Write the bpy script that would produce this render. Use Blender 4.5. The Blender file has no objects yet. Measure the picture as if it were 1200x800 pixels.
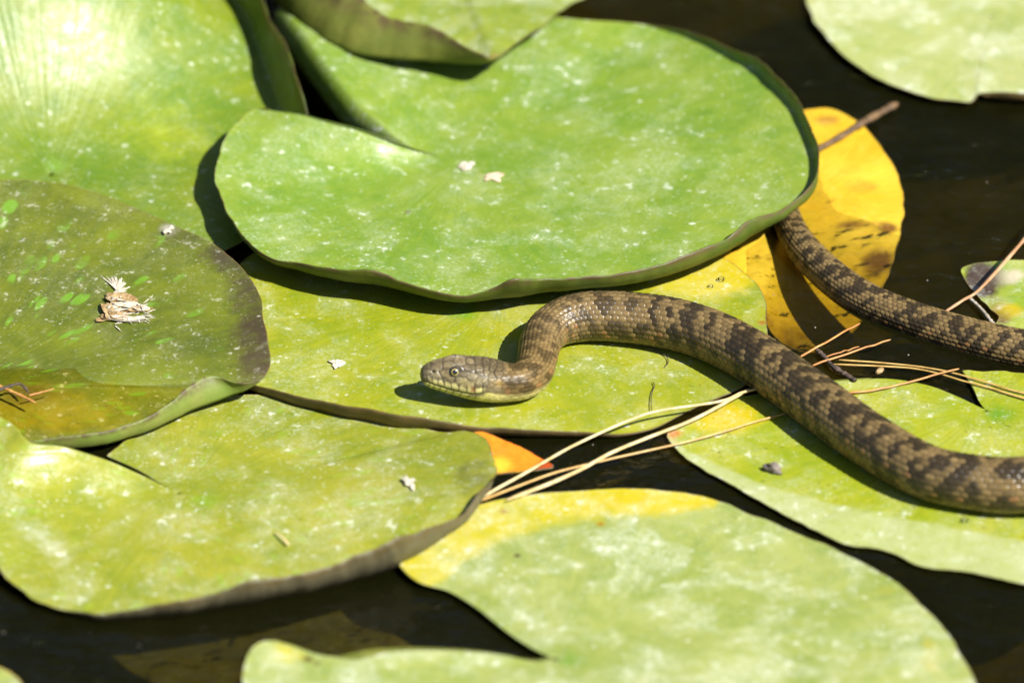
import bpy, math, random
import numpy as np
from mathutils import Vector
from mathutils.bvhtree import BVHTree

random.seed(7); rng = np.random.default_rng(11)
R = math.radians
U = 0.00027                      # one layout unit = 0.27 mm
EL = R(30.0); DIST = 8200.0      # camera elevation, distance in layout units
CE, SE = math.cos(EL), math.sin(EL)
sc = bpy.context.scene
col = sc.collection

# ------------------------------------------------------------------ camera
CAMP = np.array([0.0, -DIST*CE, DIST*SE])
cam = bpy.data.cameras.new('camera'); camo = bpy.data.objects.new('camera', cam); col.objects.link(camo)
camo.location = Vector(CAMP*U); camo.rotation_euler = (math.pi/2-EL, 0, 0)
cam.sensor_width = 36.0; cam.lens = DIST/1200*36.0
cam.clip_start = 0.05; cam.clip_end = 500
cam.dof.use_dof = True; cam.dof.focus_distance = (DIST-20)*U; cam.dof.aperture_fstop = 8.5
sc.camera = camo

# ------------------------------------------------------------------ sky, sun, exposure
SUN = np.array([0.80, -0.62, 1.10]); SUN /= np.linalg.norm(SUN)
w = bpy.data.worlds.new('World'); sc.world = w; w.use_nodes = True
nt = w.node_tree; nt.nodes.clear()
sky = nt.nodes.new('ShaderNodeTexSky'); sky.sky_type = 'NISHITA'; sky.sun_disc = False
sky.sun_elevation = math.asin(SUN[2]); sky.sun_rotation = math.atan2(SUN[0], SUN[1])
bg = nt.nodes.new('ShaderNodeBackground'); bg.inputs['Strength'].default_value = 0.055
wo = nt.nodes.new('ShaderNodeOutputWorld')
nt.links.new(sky.outputs[0], bg.inputs[0]); nt.links.new(bg.outputs[0], wo.inputs[0])
sl = bpy.data.lights.new('sun', 'SUN'); sl.energy = 5.0; sl.angle = R(0.53); sl.color = (1.0, 0.97, 0.92)
so = bpy.data.objects.new('sun', sl); col.objects.link(so)
so.rotation_euler = Vector(SUN).to_track_quat('Z', 'Y').to_euler(); so.location = Vector(SUN*3)
vs = sc.view_settings; vs.view_transform = 'Standard'; vs.look = 'None'; vs.gamma = 1.0; vs.use_curve_mapping = False
vs.exposure = 1.2
cy = sc.cycles
cy.use_denoising = True; cy.use_adaptive_sampling = True; cy.adaptive_threshold = 0.02; cy.max_bounces = 8; cy.transparent_max_bounces = 16; cy.diffuse_bounces = 4
cy.glossy_bounces = 3; cy.transmission_bounces = 6; cy.sample_clamp_indirect = 6.0
cy.caustics_reflective = False; cy.caustics_refractive = False

# ------------------------------------------------------------------ helpers
def G(px, py, h=0.0):
    """layout point: where the plane at height h lies under frame position (px, py)"""
    d = np.array([px-600.0, DIST*CE+(400.0-py)*SE, -DIST*SE+(400.0-py)*CE])
    t = (h-CAMP[2])/d[2]
    return CAMP+d*t

def catmull(P, n, closed=False):
    P = np.asarray(P, float); m = len(P)
    if closed: Q = np.vstack([P[-1], P, P[0], P[1]]); segs = m
    else: Q = np.vstack([2*P[0]-P[1], P, 2*P[-1]-P[-2]]); segs = m-1
    # chord-length spaced parameters
    key = Q[1:segs+2, :3]
    L = np.concatenate([[0], np.cumsum(np.linalg.norm(np.diff(key, axis=0), axis=1)+1e-6)])
    u = np.linspace(0, L[-1], n, endpoint=not closed)
    i = np.clip(np.searchsorted(L, u, side='right')-1, 0, segs-1)
    t = ((u-L[i])/(L[i+1]-L[i]))[:, None]
    p0, p1, p2, p3 = Q[i], Q[i+1], Q[i+2], Q[i+3]
    return 0.5*((2*p1)+(-p0+p2)*t+(2*p0-5*p1+4*p2-p3)*t**2+(-p0+3*p1-3*p2+p3)*t**3)

def mesh_obj(name, V, F, mats, parent=None, origin=None, smooth=True, cols=None, uv=None):
    """V in layout units -> one mesh object (metres) with its origin at `origin`"""
    V = np.asarray(V, float); origin = np.zeros(3) if origin is None else np.asarray(origin, float)
    me = bpy.data.meshes.new(name)
    F = np.asarray(F); n, k = F.shape
    me.vertices.add(len(V)); me.vertices.foreach_set('co', ((V-origin)*U).astype(np.float32).ravel())
    me.loops.add(n*k); me.loops.foreach_set('vertex_index', F.astype(np.int32).ravel())
    me.polygons.add(n); me.polygons.foreach_set('loop_start', np.arange(0, n*k, k, dtype=np.int32))
    me.polygons.foreach_set('use_smooth', np.full(n, smooth))
    if cols:
        for nm, c in cols.items():
            c = np.asarray(c, np.float32)
            if c.shape[1] == 3: c = np.hstack([c, np.ones((len(c), 1), np.float32)])
            a = me.color_attributes.new(nm, 'FLOAT_COLOR', 'POINT'); a.data.foreach_set('color', c.ravel())
    if uv is not None:
        l = me.uv_layers.new(name='polar'); l.data.foreach_set('uv', np.asarray(uv, np.float32)[F.ravel()].ravel())
    me.update(calc_edges=True); me.validate()
    for m in (mats if isinstance(mats, (list, tuple)) else [mats]): me.materials.append(m)
    o = bpy.data.objects.new(name, me); col.objects.link(o)
    if parent is not None: o.parent = parent; o.location = Vector((origin)*U)-parent.location
    else: o.location = Vector(origin*U)
    return o

def tag(o, label=None, cat=None, group=None, kind=None):
    if label: o['label'] = label
    if cat: o['category'] = cat
    if group: o['group'] = group
    if kind: o['kind'] = kind
    return o

def grid_faces(nu, nv, wrap_u=False, wrap_v=False):
    iu = np.arange(nu if wrap_u else nu-1); iv = np.arange(nv if wrap_v else nv-1)
    a, b = np.meshgrid(iu, iv, indexing='ij'); a = a.ravel(); b = b.ravel()
    a2 = (a+1) % nu; b2 = (b+1) % nv
    return np.stack([a*nv+b, a2*nv+b, a2*nv+b2, a*nv+b2], 1)

def vnoise(p, seed=0):
    """smooth value noise on (N,3)"""
    p = np.asarray(p, float); i = np.floor(p).astype(np.int64); f = p-i; f = f*f*(3-2*f); out = 0
    def hsh(x, y, z):
        n = (x*374761393+y*668265263+z*2147483647+seed*1274126177) & 0xffffffff
        n = ((n ^ (n >> 13))*1274126177) & 0xffffffff
        return ((n ^ (n >> 16)) & 0xffff)/65535.0
    for dx in (0, 1):
        for dy in (0, 1):
            for dz in (0, 1):
                wgt = (f[:, 0] if dx else 1-f[:, 0])*(f[:, 1] if dy else 1-f[:, 1])*(f[:, 2] if dz else 1-f[:, 2])
                out = out+wgt*hsh(i[:, 0]+dx, i[:, 1]+dy, i[:, 2]+dz)
    return out

TREES = []
def surf_h(px, py, default=5.0):
    """height of the topmost pad surface seen at frame position (px, py)"""
    o = Vector(CAMP); d = Vector(G(px, py, 0)-CAMP).normalized(); best = None
    for tr in TREES:
        hit = tr.ray_cast(o, d)
        if hit[0] is not None and (best is None or hit[3] < best[3]): best = hit
    return default if best is None else best[0].z

def sstep(a, b, x): t = np.clip((x-a)/(b-a), 0, 1); return t*t*(3-2*t)

# ------------------------------------------------------------------ node helpers
class NT:
    def __init__(s, name):
        s.m = bpy.data.materials.new(name); s.m.use_nodes = True; s.t = s.m.node_tree; s.t.nodes.clear()
        s.out = s.t.nodes.new('ShaderNodeOutputMaterial')
    def n(s, typ, **kw):
        nd = s.t.nodes.new(typ)
        for k, v in kw.items(): setattr(nd, k, v)
        return nd
    def set(s, sock, v):
        if isinstance(v, bpy.types.NodeSocket): s.t.links.new(v, sock)
        elif isinstance(v, (tuple, list)) and len(v) == 3 and sock.type == 'RGBA': sock.default_value = (*v, 1)
        else: sock.default_value = v
    def coord(s, scale, kind='Object', rot=0.0, loc=(0, 0, 0)):
        tc = s.n('ShaderNodeTexCoord'); mp = s.n('ShaderNodeMapping')
        sc_ = scale if isinstance(scale, tuple) else (scale,)*3
        mp.inputs['Scale'].default_value = sc_; mp.inputs['Rotation'].default_value = (0, 0, rot); mp.inputs['Location'].default_value = loc
        s.t.links.new(tc.outputs[kind], mp.inputs[0]); return mp.outputs[0]
    def noise(s, vec, scale=1.0, detail=3.0, rough=0.55, dist=0.0):
        nd = s.n('ShaderNodeTexNoise'); s.set(nd.inputs['Vector'], vec)
        for k, v in (('Scale', scale), ('Detail', detail), ('Roughness', rough), ('Distortion', dist)): nd.inputs[k].default_value = v
        return nd.outputs['Fac']
    def voro(s, vec, scale=1.0, feature='F1', out='Distance', rnd=1.0):
        nd = s.n('ShaderNodeTexVoronoi', feature=feature); s.set(nd.inputs['Vector'], vec); nd.inputs['Scale'].default_value = scale
        nd.inputs['Randomness'].default_value = rnd; return nd.outputs[out]
    def ramp(s, v, a, b, lo=0.0, hi=1.0):
        nd = s.n('ShaderNodeMapRange', interpolation_type='SMOOTHSTEP'); s.set(nd.inputs[0], v)
        for i, x in enumerate((a, b, lo, hi)): s.set(nd.inputs[i+1], x)
        return nd.outputs[0]
    def math(s, op, a, b=0.0, c=None):
        nd = s.n('ShaderNodeMath', operation=op); s.set(nd.inputs[0], a); s.set(nd.inputs[1], b)
        if c is not None: s.set(nd.inputs[2], c)
        return nd.outputs[0]
    def mix(s, f, a, b, blend='MIX'):
        nd = s.n('ShaderNodeMix', data_type='RGBA', blend_type=blend)
        s.set(nd.inputs[0], f); s.set(nd.inputs[6], a); s.set(nd.inputs[7], b); return nd.outputs[2]
    def bump(s, h, strength=0.3, dist=0.001, normal=None):
        nd = s.n('ShaderNodeBump'); nd.inputs['Strength'].default_value = strength; nd.inputs['Distance'].default_value = dist
        s.set(nd.inputs['Height'], h)
        if normal is not None: s.t.links.new(normal, nd.inputs['Normal'])
        return nd.outputs[0]
    def attr(s, name):
        nd = s.n('ShaderNodeAttribute', attribute_name=name); return nd
    def pbr(s, color, rough=0.5, spec=0.5, normal=None, **kw):
        p = s.n('ShaderNodeBsdfPrincipled'); s.set(p.inputs['Base Color'], color); s.set(p.inputs['Roughness'], rough)
        s.set(p.inputs['Specular IOR Level'], spec)
        if normal is not None: s.t.links.new(normal, p.inputs['Normal'])
        for k, v in kw.items(): s.set(p.inputs[k], v)
        return p.outputs[0]
    def mixs(s, f, a, b):
        nd = s.n('ShaderNodeMixShader'); s.set(nd.inputs[0], f); s.t.links.new(a, nd.inputs[1]); s.t.links.new(b, nd.inputs[2]); return nd.outputs[0]
    def done(s, sh, vol=None):
        s.t.links.new(sh, s.out.inputs['Surface'])
        if vol is not None: s.t.links.new(vol, s.out.inputs['Volume'])
        return s.m

K1 = 1.0/U       # object metres -> layout units

def leaf_top(name, ca, cb, res=0.5, haze=0.3, resc=(0.60, 0.62, 0.51), rough=0.34, spots=0.0, spotc=(0.13, 0.26, 0.03),
             dark=0.15, seed=0.0, transl=0.22, vein=0.35, bumpy=0.35, coat=0.0, edgec=(0.16, 0.10, 0.03), streak=1.1):
    m = NT(name); L = (seed*3.1, seed*1.7, seed)
    c = m.coord(K1, loc=L)
    big = m.noise(c, 1/130, 3, 0.55, 0.4)
    base = m.mix(m.ramp(big, 0.35, 0.66), ca, cb)
    mid = m.noise(c, 1/34, 4, 0.6)
    base = m.mix(m.ramp(mid, 0.42, 0.68, 0.0, 0.48), base, (ca[0]*0.70, ca[1]*0.84, ca[2]*0.7))
    base = m.mix(m.ramp(m.noise(c, 1/12, 3, 0.65), 0.46, 0.66, 0.0, 0.24), base, (cb[0]*1.18, cb[1]*1.08, cb[2]*0.9))
    # veins, radiating in the leaf's own polar coordinates
    uvn = m.n('ShaderNodeUVMap', uv_map='polar'); sp = m.n('ShaderNodeSeparateXYZ'); m.set(sp.inputs[0], uvn.outputs[0])
    wob = m.noise(c, 1/55, 3, 0.5)
    ang = m.math('ADD', sp.outputs[0], m.math('MULTIPLY', m.math('SUBTRACT', wob, 0.5), 0.22))
    v1 = m.math('ABSOLUTE', m.math('SINE', m.math('MULTIPLY', ang, 11.0)))
    vline = m.math('MULTIPLY', m.ramp(v1, 0.0, 0.065, 1.0, 0.0), m.ramp(sp.outputs[1], 0.08, 0.35, 1.0, 0.45))
    v2 = m.math('ABSOLUTE', m.math('SINE', m.math('MULTIPLY', m.math('ADD', ang, m.math('MULTIPLY', sp.outputs[1], 0.05)), 22.0)))
    vline2 = m.math('MULTIPLY', m.ramp(v2, 0.0, 0.09, 1.0, 0.0), m.ramp(sp.outputs[1], 0.38, 0.60, 0.0, 0.55))
    vline = m.math('MAXIMUM', vline, vline2)
    base = m.mix(m.math('MULTIPLY', vline, vein*0.95), base, (ca[0]*1.5+.03, ca[1]*1.25+.02, ca[2]*1.2))
    # polar streaks: leaf tissue between the veins
    cb_ = m.n('ShaderNodeCombineXYZ'); m.set(cb_.inputs[0], m.math('MULTIPLY', sp.outputs[0], 26.0)); m.set(cb_.inputs[1], m.math('MULTIPLY', sp.outputs[1], 7.0)); cb_.inputs[2].default_value = seed
    stn = m.noise(cb_.outputs[0], 1.0, 3, 0.6)
    base = m.mix(m.ramp(stn, 0.42, 0.75, 0.0, 0.38), base, (cb[0]*1.12, cb[1]*1.1, cb[2]*0.8))
    if spots > 0:
        cb2 = m.n('ShaderNodeCombineXYZ'); m.set(cb2.inputs[0], m.math('MULTIPLY', sp.outputs[0], 12.0)); m.set(cb2.inputs[1], m.math('MULTIPLY', sp.outputs[1], 8.5)); cb2.inputs[2].default_value = seed*2
        sv = m.voro(cb2.outputs[0], 1.0)
        sw = m.math('ADD', sv, m.math('MULTIPLY', m.math('SUBTRACT', mid, 0.5), 0.25))
        gate = m.ramp(m.noise(c, 1/70, 2), 0.42, 0.58)
        base = m.mix(m.math('MULTIPLY', m.math('MULTIPLY', m.ramp(sw, 0.25, 0.37, 1.0, 0.0), gate), spots), base, spotc)
    # painted-in leaf colouring (yellowed lobes, brown rims)
    at = m.attr('tint')
    jag = m.noise(c, 1/22, 4, 0.65)
    tf = m.ramp(m.math('ADD', at.outputs['Alpha'], m.math('MULTIPLY', m.math('SUBTRACT', jag, 0.5), 0.55)), 0.3, 0.72)
    tf = m.math('MULTIPLY', tf, m.ramp(at.outputs['Alpha'], 0.0, 0.12))
    base = m.mix(tf, base, at.outputs['Color'])
    eg = m.math('MULTIPLY', m.ramp(sp.outputs[1], 1.035, 1.10), m.ramp(jag, 0.36, 0.60, 0.15, 0.95))
    base = m.mix(eg, base, edgec)
    # dark flecks
    fl = m.math('MULTIPLY', m.ramp(m.noise(c, 1/5.5, 2, 0.5), 0.64, 0.72), m.ramp(m.noise(c, 1/60, 2), 0.45, 0.62))
    base = m.mix(m.math('MULTIPLY', fl, dark*2.2), base, (0.035, 0.03, 0.012))
    # dried mineral film and scale: haze, flecks, small specks
    r0 = m.noise(c, 1/75, 4, 0.6, 0.6)
    r1 = m.noise(c, 1/15, 5, 0.66)
    r2 = m.noise(c, 1/4.2, 3, 0.6)
    area = m.ramp(r0, 0.42, 0.62)
    film = m.math('MULTIPLY', m.math('MULTIPLY', area, m.math('ADD', m.ramp(r1, 0.40, 0.66, 0.10, 0.45), m.ramp(r2, 0.42, 0.66, 0.0, 0.55))), haze*0.85)
    spk = m.math('MULTIPLY', m.ramp(r1, 0.595, 0.66), m.ramp(r0, 0.40, 0.58, 0.08, 1.0))
    dots = None
    ca_ = m.coord((K1*0.62, K1, K1), rot=0.5+seed, loc=L); cl1 = m.noise(c, 1/28, 2, 0.6)
    for sz, thr, pw_ in ((1/5.0, 0.30, 3.5), (1/10.0, 0.30, 4.5)):
        vn = m.n('ShaderNodeTexVoronoi'); m.set(vn.inputs['Vector'], ca_); vn.inputs['Scale'].default_value = sz
        rs_ = m.n('ShaderNodeSeparateXYZ'); m.set(rs_.inputs[0], vn.outputs['Color'])
        rad = m.math('MULTIPLY', m.math('POWER', rs_.outputs[0], pw_), thr)
        wob_ = m.math('ADD', vn.outputs['Distance'], m.math('MULTIPLY', m.math('SUBTRACT', r2, 0.5), 0.55))
        dd = m.math('MULTIPLY', m.ramp(m.math('SUBTRACT', rad, wob_), -0.03, 0.10), m.ramp(rs_.outputs[1], 0.1, 0.9, 0.35, 1.0))
        dots = dd if dots is None else m.math('MAXIMUM', dots, dd)
    dots = m.math('MULTIPLY', dots, m.ramp(cl1, 0.42, 0.60, 0.06, 1.0))
    dust = m.math('MULTIPLY', m.math('MULTIPLY', m.ramp(r2, 0.57, 0.70), m.ramp(cl1, 0.40, 0.62, 0.2, 1.0)), 0.45)
    rf = m.math('MAXIMUM', film, m.math('MULTIPLY', m.math('MAXIMUM', m.math('MAXIMUM', m.math('MULTIPLY', spk, 0.85), dots), dust), res))
    colr = m.mix(m.math('MINIMUM', rf, 0.92), base, resc)
    hb = m.math('ADD', m.math('MULTIPLY', m.noise(c, 1/9, 3, 0.6), 0.7), m.math('MULTIPLY', m.noise(c, 1/34, 1, 0.5), 1.2))
    cb3 = m.n('ShaderNodeCombineXYZ'); m.set(cb3.inputs[0], m.math('MULTIPLY', sp.outputs[0], 20.0)); m.set(cb3.inputs[1], m.math('MULTIPLY', sp.outputs[1], 3.0)); cb3.inputs[2].default_value = seed
    hb = m.math('ADD', hb, m.math('MULTIPLY', m.noise(cb3.outputs[0], 1.0, 1, 0.5), streak))
    nrm = m.bump(hb, bumpy, 1.6*U)
    rg = m.math('ADD', m.ramp(r1, 0.3, 0.7, rough-0.07, rough+0.10), m.math('MULTIPLY', rf, 0.25))
    p = m.pbr(colr, rg, 0.5, nrm, **({'Coat Weight': coat, 'Coat Roughness': 0.12} if coat else {}))
    tr = m.n('ShaderNodeBsdfTranslucent'); m.set(tr.inputs[0], m.mix(0.5, colr, (cb[0]*1.0, cb[1]*1.2, cb[2]*0.5)))
    return m.done(m.mixs(transl, p, tr.outputs[0]))

def leaf_under(name, ca, cb, seed=0.0, transl=0.25, rough=0.5):
    m = NT(name); c = m.coord(K1, loc=(seed, seed*2, 0))
    b = m.mix(m.ramp(m.noise(c, 1/40, 4, 0.6), 0.35, 0.68), ca, cb)
    b = m.mix(m.ramp(m.noise(c, 1/8, 3, 0.6), 0.6, 0.75, 0, 0.4), b, (ca[0]*.5, ca[1]*.5, ca[2]*.5))
    uvn = m.n('ShaderNodeUVMap', uv_map='polar'); sp = m.n('ShaderNodeSeparateXYZ'); m.set(sp.inputs[0], uvn.outputs[0])
    eg = m.math('MULTIPLY', m.ramp(sp.outputs[1], 1.06, 1.115), m.ramp(m.noise(c, 1/22, 3, 0.6), 0.38, 0.58, 0.2, 1.0))
    b = m.mix(eg, b, (0.085, 0.062, 0.02))
    nrm = m.bump(m.noise(c, 1/10, 4, 0.6), 0.35, 1.5*U)
    p = m.pbr(b, rough, 0.45, nrm); tr = m.n('ShaderNodeBsdfTranslucent'); m.set(tr.inputs[0], b)
    return m.done(m.mixs(transl, p, tr.outputs[0]))

# ------------------------------------------------------------------ water and pond bed
def water_mat():
    m = NT('pond_water'); c = m.coord(K1)
    n1 = m.noise(m.coord((K1/90, K1/60, K1/60), rot=0.35), 1.0, 2, 0.5, 0.5)
    n2 = m.noise(m.coord((K1/26, K1/15, K1/20), rot=0.2), 1.0, 2, 0.5, 0.3)
    h = m.math('ADD', m.math('MULTIPLY', n1, 1.0), m.math('MULTIPLY', n2, 0.30))
    nrm = m.bump(h, 0.75, 10*U)
    gl = m.n('ShaderNodeBsdfGlossy'); gl.inputs['Roughness'].default_value = 0.015; m.t.links.new(nrm, gl.inputs['Normal'])
    tp = m.n('ShaderNodeBsdfTransparent'); tp.inputs[0].default_value = (0.93, 0.93, 0.88, 1)
    fr = m.n('ShaderNodeFresnel'); fr.inputs['IOR'].default_value = 1.33; m.t.links.new(nrm, fr.inputs['Normal'])
    va = m.n('ShaderNodeVolumeAbsorption'); va.inputs['Color'].default_value = (0.60, 0.55, 0.18, 1); va.inputs['Density'].default_value = 1/(72*U)
    df = m.n('ShaderNodeBsdfDiffuse'); m.set(df.inputs[0], m.mix(m.ramp(m.noise(c, 1/120, 4, 0.6), 0.35, 0.65), (0.075, 0.078, 0.018), (0.10, 0.10, 0.026)))   # silt and algae afloat in the top layer
    body = m.mixs(0.045, tp.outputs[0], df.outputs[0])
    return m.done(m.mixs(fr.outputs[0], body, gl.outputs[0]), va.outputs[0])

S = 3400.0
def box(name, x0, x1, y0, y1, z0, z1, mat):
    V = np.array([[x, y, z] for z in (z0, z1) for y in (y0, y1) for x in (x0, x1)], float)
    F = np.array([[0, 2, 3, 1], [4, 5, 7, 6], [0, 1, 5, 4], [1, 3, 7, 5], [3, 2, 6, 7], [2, 0, 4, 6]])
    return mesh_obj(name, V, F, mat, smooth=False)
tag(box('water', -40000, 40000, -40000, 11500, -175, 0, water_mat()), kind='structure')
mb = NT('pond_silt'); cbed = mb.coord(K1)
bedc = mb.mix(mb.ramp(mb.noise(cbed, 1/90, 5, 0.6), 0.35, 0.7), (0.10, 0.09, 0.04), (0.17, 0.15, 0.06))
bedm = mb.done(mb.pbr(bedc, 0.9, 0.1, mb.bump(mb.noise(cbed, 1/40, 5, 0.6), 0.6, 12*U)))
nb = 61
gx = np.linspace(-60300, 60300, nb); X, Y = np.meshgrid(gx, gx, indexing='ij'); Z = -170+0*X
Z = Z+18*vnoise(np.stack([X.ravel()/700, Y.ravel()/700, 0*X.ravel()], 1), 3).reshape(X.shape)
tag(mesh_obj('pond_bed', np.stack([X, Y, Z], -1).reshape(-1, 3), grid_faces(nb, nb), bedm), kind='structure')

# the wooded bank across the pond: out of frame, mirrored in the open water
mbk = NT('bank_soil'); cbk = mbk.coord(1.0)
bkm = mbk.done(mbk.pbr(mbk.mix(mbk.noise(cbk, 3.0, 4), (0.05, 0.05, 0.02), (0.07, 0.09, 0.02)), 0.9, 0.2))
nx_, ny_ = 60, 12
xs_ = np.linspace(-44000, 44000, nx_); ys_ = np.concatenate([[11300, 11500, 11900, 12600], np.linspace(14000, 60000, 8)])
zs_ = np.concatenate([[-300, -60, 250, 600], np.linspace(700, 1400, 8)])
Xb, Yb = np.meshgrid(xs_, ys_, indexing='ij'); Zb = np.tile(zs_, (nx_, 1))+120*(vnoise(np.stack([Xb.ravel()/1500, Yb.ravel()/1500, 0*Xb.ravel()], 1), 8).reshape(Xb.shape)-0.5)
tag(mesh_obj('bank', np.stack([Xb, Yb, Zb], -1).reshape(-1, 3), grid_faces(nx_, ny_), bkm), kind='structure')
def shrubbery(n=34000):
    r = np.random.default_rng(3)
    cx = r.uniform(-30000, 30000, n); hump = vnoise(np.stack([cx/2600, 0*cx, 0*cx], 1), 17)
    topz = 7000+5500*hump
    cz = 300+(topz-300)*r.uniform(0, 1, n)**0.8
    cy_ = 12600+r.uniform(0, 3000, n)+(vnoise(np.stack([cx/1500, cz/1500, 0*cx], 1), 19)-0.5)*2400
    c = np.stack([cx, cy_, cz], 1)
    a = r.normal(size=(n, 3)); a /= np.linalg.norm(a, axis=1)[:, None]; b = np.cross(a, r.normal(size=(n, 3))); b /= np.linalg.norm(b, axis=1)[:, None]
    l = r.uniform(160, 420, n)[:, None]; wd = l*0.42
    V = np.stack([c-a*l, c-b*wd, c+a*l, c+b*wd], 1).reshape(-1, 3)
    F = np.arange(4*n).reshape(n, 4)
    ms = NT('shrub_leaf'); cl = ms.coord(1.0)
    lm = ms.done(ms.pbr(ms.mix(ms.noise(cl, 4.0, 3), (0.035, 0.05, 0.012), (0.085, 0.09, 0.02)), 0.6, 0.3))
    return mesh_obj('shrubbery', V, F, lm, smooth=False, origin=np.array([0, 13000.0, 300]))
tag(shrubbery(), 'dense dark green shrubs on the far bank mirrored in the open water', 'shrubbery', kind='stuff')

# ------------------------------------------------------------------ lily pads
def pad(name, label, group, center, rim, top, under, closed=False, slit0=(), slit1=(), nr=72, nu=380, pw=2.4, wave=1.2,
        thick=1.3, tints=(), seed=1, cat='lily pad', lipn=9, waven=7, bumps=(), slitlip=None, lean=None):
    """rim entries: (px, py, h) or (px, py, h, lip_px, lip_py, lip_h); the blade runs from the centre to the rim and on over the lip"""
    C = G(*center); B = []; 
    for r in rim:
        b = G(*r[:3])
        if len(r) > 3:
            lh = r[5] if lean is None else r[2]+lean*max(r[1]-r[4], 2.0)
            l = G(r[3], r[4], lh)-b
        else:
            o = b-C; o[2] = 0; l = o/np.linalg.norm(o)*2.2+np.array([0, 0, 0.5])
        B.append(np.concatenate([b, l]))
    q = catmull(B, nu, closed); P = q[:, :3]; Lp = q[:, 3:]
    # fine unevenness of the edge
    k = np.arange(nu); e = (vnoise(np.stack([k*0.16, 0*k, 0*k], 1), seed)-0.5)*3.4+(vnoise(np.stack([k*0.55, 0*k, 0*k], 1), seed+5)-0.5)*0.9
    if closed: e *= np.minimum(1, np.minimum(k, nu-1-k)/10)
    lf = 0.72+0.5*vnoise(np.stack([k*0.07, 0*k+3.0, 0*k], 1), seed+31)+0.05*(vnoise(np.stack([k*0.42, 0*k+5.0, 0*k], 1), seed+33)-0.5)
    if closed: wz = np.clip(np.minimum(k, nu-1-k)/14, 0, 1); lf = lf*wz+0.95*(1-wz)
    Lp = Lp*lf[:, None]
    od = P-C; od[:, 2] = 0; od /= np.linalg.norm(od, axis=1)[:, None]
    P = P+od*e[:, None]
    t = np.linspace(0, 1, nr)**0.9; t[0] = 0.004
    pos = C+(P-C)[:, None, :]*t[None, :, None]
    zc = C[2]+(P[:, 2]-C[2])[:, None]*(t**pw)[None, :]; pos[..., 2] = zc
    u = np.linspace(0, 1, nu, endpoint=not closed)
    for s_, pts in ((0, slit0), (1, slit1)):
        if not len(pts): continue
        endp = P[0] if s_ == 0 else P[-1]
        cv = catmull(np.array([C]+[G(*x) for x in pts]+[endp]), 200)
        tt = np.linalg.norm(cv-C, axis=1)/np.linalg.norm(endp-C)
        tc = np.maximum.accumulate(tt); tc = tc/tc[-1]
        off = np.stack([np.interp(t, tc, cv[:, i]) for i in range(3)], 1)-(C+(endp-C)*t[:, None])
        off[:, 2] = np.stack([np.interp(t, tc, cv[:, 2])], 1)[:, 0]-(C[2]+(endp[2]-C[2])*t**pw)
        du = (u if s_ == 0 else 1-u); wgt = np.exp(-(du/0.055)**2)
        pos = pos+off[None]*wgt[:, None, None]
    ang = np.unwrap(np.arctan2(P[:, 1]-C[1], P[:, 0]-C[0]))
    wv = (vnoise(np.stack([np.cos(ang)*waven/2, np.sin(ang)*waven/2, 0*ang], 1), seed+9)-0.5)*2
    wv2 = vnoise(pos.reshape(-1, 3)/np.array([70, 70, 1e9]), seed+3).reshape(nu, nr)-0.5
    pos[..., 2] += wave*2.2*wv[:, None]*(t**2)[None]*0.6+wave*1.6*wv2*sstep(0, .25, t)[None]
    for (bx, by, bz, br) in bumps:
        g = G(bx, by, 10)
        d2 = ((pos[..., 0]-g[0])**2+(pos[..., 1]-g[1])**2)/br**2
        pos[..., 2] += bz*np.exp(-d2)
    sl_ = np.linspace(0, 1, lipn+1)[1:]
    edge = pos[:, -1]
    arc = np.sin(sl_*math.pi)*0.12
    lipl = np.linalg.norm(Lp, axis=1)
    lp = edge[:, None]+Lp[:, None]*sl_[None, :, None]+od[:, None]*(lipl[:, None]*arc[None])[..., None]
    allp = np.concatenate([pos, lp], 1); n2 = nr+lipn
    if slitlip is not None:            # the first slit edge rolls over and hangs down
        tb = np.concatenate([t, np.ones(lipn)]); bell = sstep(0.10, 0.45, tb)
        kk = np.linspace(1, 0, 9)[:-1]
        ext = np.stack([allp[0]+bell[:, None]*np.array([slitlip[0]*math.sin(k_*1.5), slitlip[1]*math.sin(k_*1.5), -slitlip[2]*(k_**1.6)]) for k_ in kk])
        allp = np.concatenate([ext, allp], 0); nu = nu+8; u = np.concatenate([np.zeros(8), u]); ang = np.concatenate([np.full(8, ang[0]), ang])
    tall = np.concatenate([t, 1+0.12*sl_])
    V = allp.reshape(-1, 3)
    uv = np.stack([np.repeat(ang, n2), np.tile(tall, nu)], 1)
    tint = np.zeros((nu*n2, 4)); 
    for (fn) in tints:
        cc, a = fn(V, np.repeat(u, n2), np.tile(tall, nu))
        a = np.clip(a, 0, 1)[:, None]
        A0 = tint[:, 3:4]; An = a+A0*(1-a)
        tint[:, :3] = np.where(An > 1e-5, (np.array(cc)*a+tint[:, :3]*A0*(1-a))/np.maximum(An, 1e-5), np.array(cc))
        tint[:, 3:4] = An
    F = grid_faces(nu, n2, wrap_u=closed)
    if ang[-1] > ang[0]: F = F[:, ::-1]
    Fo = F[:, ::-1]
    o = mesh_obj(name, V, Fo, [top, under], origin=C, cols={'tint': tint}, uv=uv)
    TREES.append(BVHTree.FromPolygons([tuple(v) for v in V], [tuple(f) for f in Fo.tolist()]))
    # make sure faces point up
    nz = np.zeros(len(o.data.polygons)*3); o.data.polygons.foreach_get('normal', nz)
    if nz.reshape(-1, 3)[:, 2].sum() < 0: o.data.flip_normals()
    md = o.modifiers.new('thickness', 'SOLIDIFY'); md.thickness = thick*U; md.offset = -1; md.material_offset = 1; md.material_offset_rim = 1
    tag(o, label, cat, group)
    return o

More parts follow.
